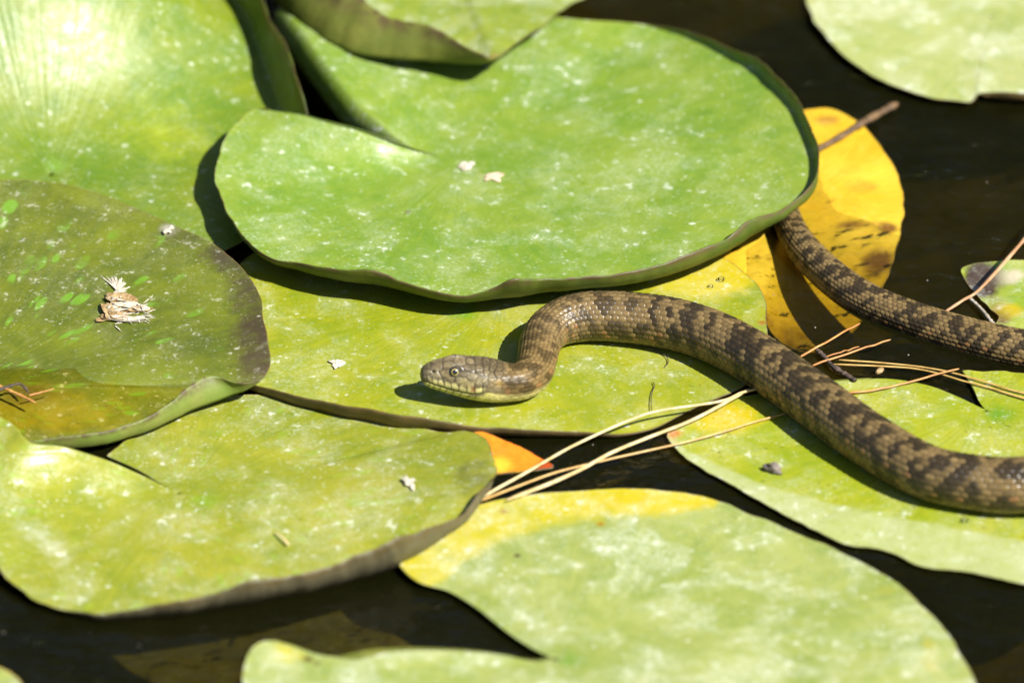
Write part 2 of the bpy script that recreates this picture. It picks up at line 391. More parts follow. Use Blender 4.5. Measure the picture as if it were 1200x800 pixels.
def t_px(px, py, rad, color, amp=1.0, h=0, sq=(1, 1), power=2):
    g = G(px, py, h)
    def fn(V, u, t):
        d = ((V[:, 0]-g[0])/(rad*sq[0]))**2+((V[:, 1]-g[1])/(rad*sq[1]))**2
        return color, amp*np.exp(-d**(power/2))
    return fn
def t_line(pts, color, amp=1.0, soft=12, near=True, h=5):
    q = np.array([G(x, y, h) for x, y in pts])
    def fn(V, u, t):
        yb = np.interp(V[:, 0], q[:, 0], q[:, 1]); d = (yb-V[:, 1])*(1 if near else -1)
        return color, amp*sstep(-soft, soft, d)
    return fn
def t_rim(width, color, amp=1.0, u0=None, u1=None, soft=0.05):
    def fn(V, u, t):
        t = t/1.12; a = sstep(1-width, 1-width*0.3, t)*amp
        if u0 is not None: a = a*sstep(u0-soft, u0+soft, u)*(1-sstep(u1-soft, u1+soft, u))
        return color, a
    return fn

PG = 'lily pads floating on the pond'
YEL = (0.45, 0.355, 0.010); BRN = (0.055, 0.035, 0.016); GRN = (0.09, 0.24, 0.012)

# -- far left pad, right rim curled up
mA = leaf_top('pad_glossy_green', (0.092, 0.165, 0.011), (0.155, 0.20, 0.009), res=0.6, haze=0.12, rough=0.43, seed=1, transl=0.2, bumpy=0.5, streak=1.5)
uG = leaf_under('underside_green', (0.085, 0.14, 0.015), (0.14, 0.17, 0.02), 1)
pad('lily_pad', 'glossy pale green lily pad with curled-up right rim, behind the olive pad', PG, (60, 210, 10),
    [(-60, 345, 8), (60, 338, 8), (170, 325, 8), (262, 291, 9), (318, 258, 14), (345, 225, 14), (351, 188, 16, 357, 160, 30), (350, 164, 18, 357, 133, 50), (340, 150, 20, 350, 106, 70), (326, 125, 22, 336, 70, 82), (309, 85, 22, 318, 29, 86), (290, 50, 22, 299, -4, 86), (258, 5, 22, 266, -48, 84), (200, -50, 26, 205, -90, 70), (60, -120, 60), (-120, -130, 70), (-290, -60, 70), (-350, 80, 60), (-320, 230, 30), (-190, 325, 10)],
    mA, uG, closed=True, pw=2.6, bumps=[(-20, 76, 155, 170), (-170, 74, 155, 180), (120, 62, 135, 140)], tints=[t_px(64, 203, 22, (0.10, 0.22, 0.018), 0.55, 10), t_px(200, 170, 120, (0.25, 0.30, 0.014), 0.5, 10), t_rim(0.035, (0.30, 0.19, 0.03), 1.0)], seed=2, waven=9)

# -- back middle pad, front rim folded up
mB = leaf_top('pad_pale_olive', (0.19, 0.25, 0.03), (0.26, 0.31, 0.04), res=0.8, haze=0.55, seed=2)
uB = leaf_under('underside_olive', (0.11, 0.13, 0.016), (0.17, 0.175, 0.028), 2, transl=0.28)
pad('lily_pad', 'pale olive lily pad at top with its front rim folded up', PG, (520, -75, 66),
    [(690, -10, 72), (668, 4, 72), (640, 26, 73), (605, 50, 74), (583, 68, 74, 578, 66, 78), (562, 74, 66, 558, 56, 92), (515, 72, 58, 512, 27, 104), (460, 68, 56, 470, 9, 108), (405, 60, 56, 425, -6, 110), (350, 28, 58, 385, -22, 112),
     (315, -15, 62, 350, -50, 110), (320, -80, 66), (380, -150, 70), (520, -185, 70), (650, -140, 70), (705, -70, 72)],
    mB, uB, closed=True, pw=1.5, tints=[t_rim(0.03, (0.35, 0.30, 0.06), 0.6), t_px(577, 66, 12, (0.5, 0.2, 0.04), 0.9, 76)], seed=4, wave=0.8)

# -- big central pad
mC = leaf_top('pad_bright_green', (0.130, 0.22, 0.022), (0.19, 0.26, 0.03), res=0.85, haze=0.30, rough=0.36, seed=3, transl=0.2, vein=0.25)
uC = leaf_under('underside_leaf_green', (0.06, 0.095, 0.008), (0.10, 0.115, 0.011), 3, transl=0.2)
pad('lily_pad', 'largest bright green lily pad lying above the others behind the snake', PG, (540, 193, 24),
    [(334, 6, 64), (375, -25, 62), (450, -12, 56), (560, 8, 52), (672, 25, 50), (740, 28, 50), (800, 40, 52, 801, 36, 60), (844, 60, 56, 850, 51, 70), (891, 91, 56, 900, 79, 76), (929, 132, 55, 937, 121, 74), (949, 174, 52, 955, 165, 68), (954, 204, 48, 957, 197, 60),
     (951, 226, 46, 948, 219, 54), (925, 250, 42, 918, 241, 54), (885, 274, 38, 878, 261, 54), (835, 303, 34, 828, 287, 53), (788, 319, 32, 783, 305, 50), (740, 331, 30, 735, 317, 46), (690, 336, 30, 688, 320, 48), (640, 341, 31, 640, 321, 52), (604, 346, 32, 604, 326, 54), (580, 348, 33, 580, 337, 46),
     (547, 351, 33, 548, 345, 42), (520, 349, 33, 520, 342, 42), (482, 342, 33, 483, 332, 45), (442, 333, 33, 443, 319, 48), (400, 328, 34, 401, 318, 46), (350, 315, 36, 351, 308, 46), (305, 299, 38, 306, 294, 45), (277, 268, 42, 277, 266, 45), (260, 228, 46), (255, 200, 50), (266, 166, 54), (284, 141, 60), (300, 131, 61), (318, 132, 63)],
    mC, uC, slit0=[(505, 182, 25), (470, 166, 32), (435, 138, 44), (402, 100, 54), (370, 58, 60)], slit1=[(505, 181, 27), (455, 166, 51), (385, 147, 63)], slitlip=(-14, -6, 34), lean=1.7, bumps=[(430, 183, 10, 36), (370, 172, 10, 38)], pw=1.9, nu=520,
    tints=[t_px(545, 195, 22, (0.50, 0.50, 0.36), 0.45, 24, (1.1, 1.3)), t_px(576, 208, 16, (0.52, 0.40, 0.25), 0.45, 24, (1.2, 1.0)), t_px(314, 233, 9, (0.6, 0.6, 0.5), 0.5, 36, (1.2, 1)), t_px(478, 247, 6, (0.1, 0.09, 0.05), 0.7, 28), t_rim(0.02, (0.18, 0.19, 0.03), 0.7)], seed=6, waven=10, wave=1.4)

# -- pad carrying the head
mD = leaf_top('pad_lime', (0.20, 0.24, 0.010), (0.275, 0.28, 0.013), res=0.7, haze=0.28, rough=0.36, seed=4, transl=0.2, vein=0.2)
uBr = leaf_under('underside_brown', (0.09, 0.06, 0.018), (0.15, 0.10, 0.03), 4, transl=0.15)
pad('lily_pad', 'lime green lily pad with yellow right lobe under the head of the snake', PG, (590, 335, 6),
    [(896, 378, 10), (893, 352, 10), (876, 325, 9), (840, 300, 8), (760, 268, 7), (620, 248, 7), (450, 255, 7), (330, 280, 7), (268, 330, 7), (258, 390, 6), (275, 440, 6, 274, 437, 9),
     (300, 459, 4, 300, 452, 12), (360, 479, 3, 360, 469, 14), (410, 491, 3, 410, 479, 15), (470, 504, 3, 470, 490, 16), (540, 509, 3, 540, 498, 14), (600, 511, 3, 600, 502, 12), (690, 511, 3, 690, 505, 9), (742, 508, 4, 744, 505, 8), (775, 496, 4), (822, 474, 5), (868, 452, 6), (890, 425, 8), (898, 400, 10)],
    mD, uBr, closed=True, lean=1.6, pw=2.2, tints=[t_px(840, 318, 70, YEL, 0.85, 8, (1, 1.0)), t_px(800, 330, 60, (0.45, 0.40, 0.02), 0.5, 8), t_px(545, 366, 34, (0.12, 0.26, 0.008), 0.6, 6), t_px(760, 492, 60, (0.36, 0.36, 0.02), 0.5, 6),
        t_rim(0.03, (0.16, 0.09, 0.03), 0.7), t_px(893, 380, 9, (0.3, 0.12, 0.01), 0.6, 9)], seed=8, wave=1.0)

# -- olive cupped pad at left
mE = leaf_top('pad_dark_olive', (0.074, 0.094, 0.009), (0.130, 0.152, 0.009), res=0.62, haze=0.10, resc=(0.5, 0.48, 0.37), rough=0.42, spots=0.9, spotc=(0.12, 0.25, 0.014), seed=5, transl=0.12, dark=0.25, vein=0.15)
pad('lily_pad', 'dark olive cupped lily pad with brown right rim holding a puddle', PG, (-40, 450, 20),
    [(-150, 505, 22, -155, 495, 34), (-60, 523, 16, -62, 510, 34), (25, 529, 14, 24, 513, 34), (60, 527, 13, 60, 511, 34), (113, 521, 13, 110, 504, 34), (171, 504, 14, 166, 489, 34), (225, 481, 16, 216, 460, 40), (262, 465, 20, 247, 442, 44), (288, 455, 28, 280, 447, 42), (308, 443, 40),
     (314, 428, 46), (312, 405, 50), (305, 370, 52), (299, 338, 52), (278, 312, 52), (245, 286, 52), (200, 263, 52), (150, 242, 52), (100, 225, 52), (50, 215, 52), (0, 213, 52), (-100, 230, 50), (-220, 290, 46), (-290, 370, 40), (-270, 450, 34), (-215, 490, 28)],
    mE, leaf_under('underside_fresh_green', (0.15, 0.21, 0.03), (0.21, 0.23, 0.05), 5, transl=0.3), closed=True, pw=1.7,
    tints=[t_px(306, 425, 44, (0.050, 0.036, 0.017), 0.62, 48, (1, 1.3)), t_px(302, 385, 46, (0.050, 0.036, 0.017), 0.62, 48, (0.9, 1.3)), t_px(290, 340, 44, (0.052, 0.038, 0.016), 0.58, 48, (0.9, 1.3)), t_px(262, 305, 40, (0.055, 0.045, 0.02), 0.62, 48, (1.2, 1)), t_px(215, 278, 40, (0.06, 0.052, 0.02), 0.5, 48, (1.3, .8)), t_px(150, 250, 40, (0.06, 0.055, 0.02), 0.42, 48, (1.6, .7)), t_px(60, 480, 130, (0.25, 0.21, 0.013), 0.6, 22, (1.1, 0.6)), t_px(160, 360, 26, (0.42, 0.38, 0.29), 0.42, 34, (1.3, 1.2)), t_px(197, 271, 9, (0.5, 0.47, 0.4), 0.48, 47, (1, 1.3)), t_px(30, 458, 26, (0.05, 0.03, 0.01), 0.55, 22, (1.3, 1)), t_rim(0.02, (0.20, 0.09, 0.03), 0.9)], seed=10, wave=1.2, bumps=())

# -- lower left pad
mF = leaf_top('pad_yellow_green', (0.18, 0.21, 0.016), (0.255, 0.255, 0.022), res=0.85, haze=0.36, rough=0.33, seed=6, transl=0.16, vein=0.25, spots=0.35, spotc=(0.20, 0.34, 0.012))
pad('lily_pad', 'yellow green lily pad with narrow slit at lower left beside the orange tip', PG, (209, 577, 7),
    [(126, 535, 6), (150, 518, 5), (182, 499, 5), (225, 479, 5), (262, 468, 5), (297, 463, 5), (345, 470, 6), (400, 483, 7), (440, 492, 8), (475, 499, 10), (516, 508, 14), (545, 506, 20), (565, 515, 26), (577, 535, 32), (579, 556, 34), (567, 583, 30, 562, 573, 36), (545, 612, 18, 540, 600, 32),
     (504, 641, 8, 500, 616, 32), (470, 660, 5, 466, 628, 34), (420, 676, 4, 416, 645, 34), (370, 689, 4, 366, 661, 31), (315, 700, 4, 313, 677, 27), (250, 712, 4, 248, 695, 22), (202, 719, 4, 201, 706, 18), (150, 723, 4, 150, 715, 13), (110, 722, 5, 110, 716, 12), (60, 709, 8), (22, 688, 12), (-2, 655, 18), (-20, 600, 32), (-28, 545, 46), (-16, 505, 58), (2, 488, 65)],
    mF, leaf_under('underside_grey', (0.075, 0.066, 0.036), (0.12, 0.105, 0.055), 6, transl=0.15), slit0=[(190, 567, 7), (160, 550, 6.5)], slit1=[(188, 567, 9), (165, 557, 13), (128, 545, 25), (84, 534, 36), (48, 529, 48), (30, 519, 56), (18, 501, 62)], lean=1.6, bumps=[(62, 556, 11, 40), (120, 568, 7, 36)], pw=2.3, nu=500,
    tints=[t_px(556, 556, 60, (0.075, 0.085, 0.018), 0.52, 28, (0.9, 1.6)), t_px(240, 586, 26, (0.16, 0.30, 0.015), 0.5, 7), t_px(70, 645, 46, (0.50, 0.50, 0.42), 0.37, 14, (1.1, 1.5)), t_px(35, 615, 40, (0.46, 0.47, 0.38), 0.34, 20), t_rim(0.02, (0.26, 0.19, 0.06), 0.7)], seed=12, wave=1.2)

# -- bottom right pad
mG = leaf_top('pad_chalky_green', (0.20, 0.245, 0.05), (0.275, 0.305, 0.09), res=0.85, haze=0.62, rough=0.38, seed=7, transl=0.16, vein=0.15)
pad('lily_pad', 'large chalky green lily pad with yellow back lobe, at bottom', PG, (648, 771, 8),
    [(470, 664, 10), (490, 640, 10), (525, 612, 10), (556, 594, 11), (600, 584, 12), (660, 577, 13), (720, 574, 13), (770, 575, 13), (815, 581, 12), (850, 592, 11), (900, 612, 10), (950, 632, 9), (1000, 655, 9), (1040, 677, 9), (1070, 701, 9), (1098, 730, 9), (1122, 762, 9), (1142, 800, 9),
     (1150, 860, 9), (1110, 930, 9), (980, 985, 8), (800, 1010, 8), (600, 1000, 8), (430, 950, 9), (320, 880, 11), (289, 815, 13), (291, 775, 16), (303, 756, 18), (322, 751, 18), (348, 757, 15)],
    mG, uB, slit0=[(622, 758, 8), (592, 738, 8), (560, 713, 8), (526, 692, 8), (494, 683, 9), (478, 673, 9.5)], slit1=[(625, 774, 9), (580, 765, 12), (520, 761, 14), (460, 764, 14), (420, 773, 13), (385, 769, 13)], pw=2.0, nu=520,
    tints=[t_line([(440, 720), (500, 700), (545, 665), (590, 640), (640, 625), (720, 612), (790, 607), (835, 598), (850, 585), (900, 560)], (0.40, 0.345, 0.012), 0.62, 34, False, 9), t_px(770, 588, 70, (0.46, 0.35, 0.01), 0.5, 10, (1.1, 0.4)), t_px(668, 771, 26, (0.11, 0.22, 0.02), 0.55, 8), t_px(1090, 770, 40, (0.5, 0.36, 0.03), 0.5, 9, (0.5, 1.6)), t_px(335, 765, 30, (0.4, 0.36, 0.04), 0.6, 15), t_px(361, 772, 5, (0.02, 0.012, 0.01), 1.0, 14), t_px(372, 776, 4, (0.03, 0.015, 0.01), 0.9, 14), t_px(606, 651, 4.5, (0.05, 0.03, 0.01), 0.95, 9), t_px(704, 615, 4, (0.2, 0.08, 0.01), 0.8, 10), t_px(590, 600, 4, (0.16, 0.06, 0.01), 0.8, 10), t_px(1040, 690, 22, (0.24, 0.25, 0.03), 0.6, 9, (1, 0.7)),
        t_rim(0.012, BRN, 0.75, 0.38, 0.55)], seed=14, wave=1.0)

# -- right pad carrying the body
mH = leaf_top('pad_wet_lime', (0.22, 0.27, 0.012), (0.30, 0.31, 0.016), res=0.75, haze=0.30, rough=0.30, seed=8, transl=0.2, vein=0.2, dark=0.3)
FROST = (0.34, 0.375, 0.15)
pad('lily_pad', 'wet lime lily pad under the thick body of the snake at right', PG, (1155, 480, 5),
    [(985, 446, 3), (950, 448, 3), (905, 458, 4), (868, 466, 5), (838, 479, 6), (812, 496, 7), (790, 503, 7), (786, 514, 6), (800, 530, 5), (818, 544, 5), (862, 568, 5), (909, 597, 5), (957, 621, 5), (990, 637, 5), (1020, 640, 5), (1045, 645, 5), (1078, 661, 5), (1123, 666, 5), (1170, 677, 5), (1210, 684, 5), (1290, 680, 5), (1350, 640, 5), (1375, 580, 5), (1370, 525, 5), (1330, 480, 5), (1280, 455, 5), (1220, 441, 4), (1170, 436, 4), (1128, 436, 4)],
    mH, uB, slit0=[(1120, 464, 4.5), (1085, 451, 4), (1037, 443, 3.5)], slit1=[(1147, 470, 5), (1140, 455, 4.5)], pw=2.0, nu=460,
    tints=[t_px(850, 490, 50, YEL, 0.8, 5, (1.1, 1.0)), t_px(950, 450, 22, YEL, 0.8, 4), t_px(1170, 484, 30, (0.12, 0.24, 0.012), 0.6, 5),
        t_line([(780, 505), (805, 526), (850, 545), (900, 568), (1000, 594), (1100, 612), (1200, 632), (1350, 640)], FROST, 0.62), t_px(790, 508, 12, (0.4, 0.12, 0.01), 0.7, 6)], seed=16, wave=0.8, waven=14)

# -- top right pad
mI = leaf_top('pad_bleached', (0.27, 0.31, 0.09), (0.33, 0.35, 0.14), res=0.9, haze=0.7, seed=9, transl=0.15)
pad('lily_pad', 'bleached pale lily pad in the top right corner', PG, (1160, 20, 6),
    [(1153, 113, 8, 1153, 109, 12), (1180, 116, 7, 1180, 107, 20), (1215, 117, 7, 1215, 109, 18), (1300, 105, 10), (1390, 60, 8), (1400, 0, 8), (1330, -60, 8), (1180, -85, 8), (1040, -70, 8), (965, -35, 9), (948, -5, 10), (955, 22, 10), (975, 50, 10), (1003, 75, 10), (1042, 98, 9), (1080, 111, 9), (1115, 117, 8), (1137, 119, 8), (1146, 110, 9)],
    mI, uBr, closed=True, pw=2.0, tints=[t_rim(0.02, (0.3, 0.2, 0.06), 0.6)], seed=18)

# -- small pad at the right edge
mJ = leaf_top('pad_decaying', (0.20, 0.29, 0.02), (0.30, 0.33, 0.05), res=0.5, haze=0.4, seed=10)
pad('lily_pad', 'decaying lily pad with rotten dark brown edge at the right border', PG, (1240, 350, 8),
    [(1128, 318, 2), (1140, 312, 5), (1165, 309, 8), (1200, 307, 9), (1280, 308, 8), (1340, 330, 7), (1350, 360, 6), (1300, 388, 5), (1240, 396, 4), (1200, 393, 4), (1182, 388, 4), (1168, 384, 3), (1172, 372, 4), (1160, 362, 3), (1150, 350, 2), (1138, 336, 1)],
    mJ, uBr, closed=True, pw=1.5, tints=[t_px(1150, 330, 26, (0.05, 0.028, 0.02), 1.0, 3, (1, 2.0)), t_px(1172, 372, 14, (0.07, 0.035, 0.02), 1.0, 3, (1, 1.6)), t_px(1185, 365, 20, YEL, 0.8, 4), t_px(1190, 325, 20, (0.5, 0.45, 0.3), 0.7, 6)], seed=20, wave=1.5, nu=260, nr=40)

# -- yellow drowned leaf
mK = leaf_top('leaf_yellow', (0.54, 0.32, 0.013), (0.60, 0.41, 0.035), res=0.25, haze=0.05, resc=(0.62, 0.50, 0.16), rough=0.35, seed=11, transl=0.15, dark=0.16, vein=0.25)
uK = leaf_under('underside_yellow', (0.50, 0.30, 0.02), (0.58, 0.36, 0.02), 8)
pad('yellow_lily_pad', 'bright yellow half-sunken lily pad under the tail of the snake', PG, (925, 245, -1),
    [(955, 128, 4), (980, 131, 4), (1008, 147, 4), (1030, 172, 4), (1048, 200, 4), (1057, 228, 4), (1055, 258, 3), (1050, 285, -3), (1038, 325, -22), (1012, 368, -48), (985, 402, -62), (948, 412, -66), (915, 400, -52), (897, 376, -28), (885, 350, -8), (862, 318, 1), (840, 300, 2), (815, 270, 2), (812, 220, 2), (850, 170, 3), (905, 138, 4)],
    mK, uK, closed=True, pw=1.3, tints=[t_px(1000, 262, 20, (0.20, 0.09, 0.01), 0.66, 0, (1.8, 0.8)), t_px(1010, 220, 26, (0.46, 0.20, 0.012), 0.55, 2, (1.2, 1)), t_px(968, 140, 22, (0.34, 0.16, 0.02), 0.6, 4, (1.3, 1)), t_px(1030, 300, 30, (0.13, 0.055, 0.01), 0.75, -6, (0.9, 1)), t_px(935, 365, 40, (0.14, 0.065, 0.01), 0.6, -14, (1, 1.2)), t_px(985, 200, 40, (0.60, 0.47, 0.06), 0.4, 2), t_px(1042, 268, 18, (0.16, 0.07, 0.01), 0.66, 0), t_px(975, 236, 12, (0.28, 0.13, 0.01), 0.5, 0), t_px(905, 300, 22, (0.34, 0.17, 0.01), 0.5, 0), t_rim(0.04, (0.35, 0.14, 0.01), 0.55), t_px(885, 350, 20, (0.25, 0.10, 0.01), 0.6, 0)], seed=22, wave=1.6, nu=300, nr=56)

# -- orange tip between pads
mL = leaf_top('leaf_orange', (0.60, 0.19, 0.01), (0.62, 0.29, 0.02), res=0.0, haze=0.0, rough=0.3, seed=12, dark=0.1, transl=0.25)
pad('orange_lily_pad', 'small orange pointed lily pad tip poking out beside the needles', PG, (575, 533, 8),
    [(646, 546, 4), (625, 533, 9), (600, 520, 14), (575, 510, 17), (555, 507, 17), (530, 515, 10), (520, 535, 3), (540, 550, 1), (572, 554, 1), (600, 552, 2), (630, 549, 3)],
    mL, uK, closed=True, pw=1.0, tints=[t_px(640, 547, 16, (0.40, 0.06, 0.01), 0.9, 4), t_px(585, 545, 22, (0.70, 0.42, 0.03), 0.7, 4), t_rim(0.10, (0.55, 0.10, 0.008), 0.8)], seed=24, wave=0.5, nu=160, nr=26, thick=2.0)

# -- corner leaf and drowned pads
pad('lily_pad', 'sliver of a yellowish lily pad in the bottom left corner', PG, (-60, 830, 6),
    [(24, 803, 6), (16, 793, 6), (4, 786, 7), (-20, 780, 7), (-90, 790, 7), (-150, 830, 6), (-100, 870, 6), (0, 860, 6), (30, 825, 6)],
    mG, uB, closed=True, tints=[t_rim(0.15, (0.42, 0.28, 0.05), 0.7)], seed=26, nu=120, nr=24)
mN = leaf_top('leaf_drowned', (0.085, 0.085, 0.02), (0.13, 0.11, 0.03), res=0.25, haze=0.2, rough=0.6, seed=13, dark=0.4)
pad('drowned_lily_pad', 'dim drowned lily pad seen through dark water at bottom left', None, (300, 745, -82),
    [(110, 735, -80), (160, 690, -84), (300, 650, -86), (450, 650, -88), (530, 690, -84), (545, 730, -82), (510, 765, -78), (430, 815, -78), (300, 830, -78), (190, 800, -78), (130, 768, -78)],
    mN, uBr, closed=True, seed=28, nu=200, nr=36, wave=3)
# ------------------------------------------------------------------ the snake
def build_snake():
    pts = [(492, 437.5, 44, 0), (512, 438.5, 42, 0), (540, 440.5, 39, 0), (566, 443, 35, 0), (590, 446.5, 31.5, 0), (610, 446, 30, 0), (625, 436, 30, 0), (630, 418, 30.5, 0), (634, 400, 31, 0), (646, 384, 32, 0), (671, 373.5, 33, 0), (710, 370.5, 34.5, 0), (775, 377, 34, 0), (830, 392, 34.5, 0), (880, 417, 35, 0),
           (920, 444, 34.5, 0), (960, 473, 34.5, 0), (1020, 516, 34.5, 0), (1087, 553, 34, 0), (1155, 567, 35, 0), (1200, 568, 37, 0), (1290, 563, 37, 0), (1390, 540, 36, 0), (1455, 500, 30, 0), (1450, 455, 20, 0), (1380, 432, 12, 0), (1290, 424, 8, 0), (1200, 411, 7, 0), (1150, 400, 6, 0), (1100, 386, 5, 0), (1050, 368.5, 5, 0), (1010, 350, 6, 0), (975, 325, 9, 0), (945, 296, 12, 0), (928, 270, 13, 0),
           (921, 250, 13, 0), (915, 232, 12, 0), (890, 215, 5, 0), (840, 205, 4, 0), (780, 205, 4, 0)]
    W = np.array([G(*p[:3]) for p in pts])
    dense = catmull(W, 9000)
    L = np.concatenate([[0], np.cumsum(np.linalg.norm(np.diff(dense, axis=0), axis=1))])
    key_s = [L[np.argmin(np.linalg.norm(dense-G(*p[:3]), axis=1))] for p in pts]
    tot = L[-1]
    s = [0.0]; ds = 0.12
    while s[-1] < tot-0.5:
        x = s[-1]; ds = 0.12+0.25*x if x < 2.6 else (0.75 if x < 105 else 1.12)
        s.append(x+ds)
    s = np.array(s); n = len(s); NP = 184
    C = np.stack([np.interp(s, L, dense[:, i]) for i in range(3)], 1)
    # smooth tangents
    T = np.stack([np.interp(s+6, L, dense[:, i])-np.interp(np.maximum(s-6, 0), L, dense[:, i]) for i in range(3)], 1)
    T[s < 6] = T[np.argmax(s >= 6)]
    T /= np.linalg.norm(T, axis=1)[:, None]
    # straight axis for the head
    Z = np.array([0, 0, 1.0]); Sd = np.cross(T, Z); Sd /= np.linalg.norm(Sd, axis=1)[:, None]; N = np.cross(Sd, T)
    sX = key_s
    def ks(i): return sX[i]
    # half width / height above axis / below axis along the body
    a_s = [0, 1.2, 3, 8, 14, 22, 32, 45, 58, 72, 84, 96, 112, 130]
    a_w = [0, 5.5, 8.4, 11.8, 13.8, 16.0, 18.6, 22.6, 26.2, 28.2, 27.0, 23.8, 21.4, 21.6]
    a_t = [0, 5.2, 8.2, 12.0, 14.4, 17.0, 19.6, 20.8, 21.4, 21.4, 20.8, 20.2, 20.4, 21.4]
    a_b = [0, 6.0, 9.4, 13.4, 15.6, 17.6, 19.4, 21.4, 23.0, 23.6, 23.2, 23.0, 23, 23.0]
    r_keys = [(ks(7), 23), (ks(9), 25.5), (ks(10), 28.5), (ks(11), 29.5), (ks(12), 30.5), (ks(14), 30.5), (ks(16), 31), (ks(18), 30.5), (ks(20), 32), (ks(22), 32), (ks(24), 29), (ks(27), 25), (ks(29), 23.5), (ks(31), 22), (ks(33), 20), (ks(34), 18), (ks(35), 16.5), (ks(37), 13), (tot, 3)]
    rs = [k[0] for k in r_keys]; rv = [k[1] for k in r_keys]
    hw = np.interp(s, a_s+rs, a_w+rv); ht = np.interp(s, a_s+rs, a_t+rv); hb = np.interp(s, a_s+rs, a_b+rv)
    ker = np.ones(9)/9
    def sm(v):
        o = np.convolve(np.pad(v, 4, mode='edge'), ker, 'valid'); k = s < 10; o[k] = v[k]; return o
    hw, ht, hb = sm(hw), sm(ht), sm(hb)
    phi = np.linspace(-math.pi, math.pi, NP, endpoint=False)      # 0 = back, +-pi = belly
    PH, SS = np.meshgrid(phi, s)
    head = 1-sstep(88, 118, SS)
    ex = 1-0.25*head
    sn, cs = np.sin(PH), np.cos(PH)
    X = hw[:, None]*np.sign(sn)*np.abs(sn)**ex
    Yt = np.where(cs > 0, ht[:, None], hb[:, None])
    Y = Yt*np.sign(cs)*np.abs(cs)**ex
    body = 1-head
    Y = np.where(Y < 0, Y*(1-0.12*body*sstep(0.75, 1.0, -Y/np.maximum(hb[:, None], 1e-3))), Y)
    near = np.abs(X)
    A = SS; Bc = -0.87*Y+0.5*near      # head design coordinates: along, and down the flank
    # ---- radial relief
    disp = np.zeros_like(A)
    # brow over the eye, hollow before it, cheek
    ridge = np.exp(-((A-39)/12)**2-((Bc+10.5)/3.0)**2)*2.6+np.exp(-((A-20)/12)**2-((Bc+9)/3.5)**2)*0.7
    disp += ridge*head
    disp -= np.exp(-((A-38.5)/6.0)**2-((Bc+4.5)/5.0)**2)*1.3*head
    disp -= np.exp(-((A-26)/5)**2-((Bc+2)/4)**2)*0.9*head
    nos = np.exp(-((A-14.0)/1.7)**2-((Bc+3.0)/1.6)**2); disp -= nos*2.2
    disp += np.exp(-((A-16.8)/2.2)**2-((Bc+3.5)/2.4)**2)*0.9
    ym = np.interp(A, [0, 8, 16, 25, 36, 48, 58, 68, 78], [7.0, 9.5, 12.2, 14.2, 16.6, 18.8, 20.0, 19.0, 15.5])
    mouth = np.exp(-((Bc-ym)/0.9)**2)*(1-sstep(70, 79, A))*sstep(0.3, 3, A)*head
    disp -= mouth*1.3
    disp += np.exp(-((Bc-ym+4)/3.2)**2)*0.55*(1-sstep(60, 75, A))*head
    # ---- scales on the body
    q_r = np.maximum((hw+ht)/2, 3.0); pitch = 0.30*q_r
    q = np.concatenate([[0], np.cumsum(np.diff(s)/((pitch[1:]+pitch[:-1])/2))])
    rows = 23; span = R(141.0); step = 2*span/(rows-1)
    Aq = q[:, None]+0*PH; Arow = PH/step+(rows-1)/2
    # a little drift so that rows are not ruler-straight
    dr = (vnoise(np.stack([Aq.ravel()*0.35, Arow.ravel()*0.35, 0*Aq.ravel()], 1), 41).reshape(Aq.shape)-0.5)*0.30
    Aqj = Aq+dr
    pr = pitch[:, None]; rw = (q_r*step)[:, None]
    best = np.full(Aq.shape, 1e9); sec = np.full(Aq.shape, 1e9)
    bj = np.zeros(Aq.shape, int); bk = np.zeros(Aq.shape, int); bdq = np.zeros(Aq.shape); bda = np.zeros(Aq.shape)
    j0 = np.round(Arow).astype(int)
    for dj in (-1, 0, 1):
        j = j0+dj; offq = 0.5*(j % 2); k0 = np.round(Aqj-offq).astype(int)
        for dk in (-1, 0, 1):
            k = k0+dk
            dq = Aqj-offq-k; da = Arow-j
            d = np.sqrt((dq*pr*0.86)**2+(da*rw*1.08)**2)/rw
            lt = d < best
            sec = np.where(lt, best, np.minimum(sec, d))
            bj = np.where(lt, j, bj); bk = np.where(lt, k, bk); bdq = np.where(lt, dq, bdq); bda = np.where(lt, da, bda)
            best = np.where(lt, d, best)
    edge = sec-best
    ventral = sstep(R(137), R(141), np.abs(PH))
    lobed = sstep(0.0, 0.30, edge)
    keel = np.exp(-(bda/0.12)**2)*sstep(0.03, .2, edge)
    rel = (lobed*0.75+0.55*bdq+keel*0.50-0.65)*(q_r[:, None]/30)**0.7
    # belly shields: wide transverse plates
    vq = Aq*0.95; vf = vq-np.floor(vq); vrel = (np.minimum(vf, 1-vf)*2)
    vrel = sstep(0, 0.25, vrel)*0.7-0.5
    nk = sstep(92, 150, SS)
    disp += body*(rel*(1-ventral)+vrel*ventral)*(0.45+0.55*nk)
    # head shields: irregular plates with fine sutures
    prng = np.random.default_rng(5)
    cen = np.array([(a, b) for a in np.arange(4, 110, 13.0) for b in (-19, -9, 1, 9)])+prng.uniform(-3.5, 3.5, (36, 2))
    # smaller scales toward the nape
    cen2 = np.array([(a, b) for a in np.arange(66, 122, 8.0) for b in np.arange(-20, 22, 7.0)])+prng.uniform(-1.5, 1.5, (42, 2))
    cen = np.vstack([cen[cen[:, 0] < 66], cen2])
    f1 = np.full(A.shape, 1e9); f2 = np.full(A.shape, 1e9); fid = np.zeros(A.shape, int)
    hm = s < 125
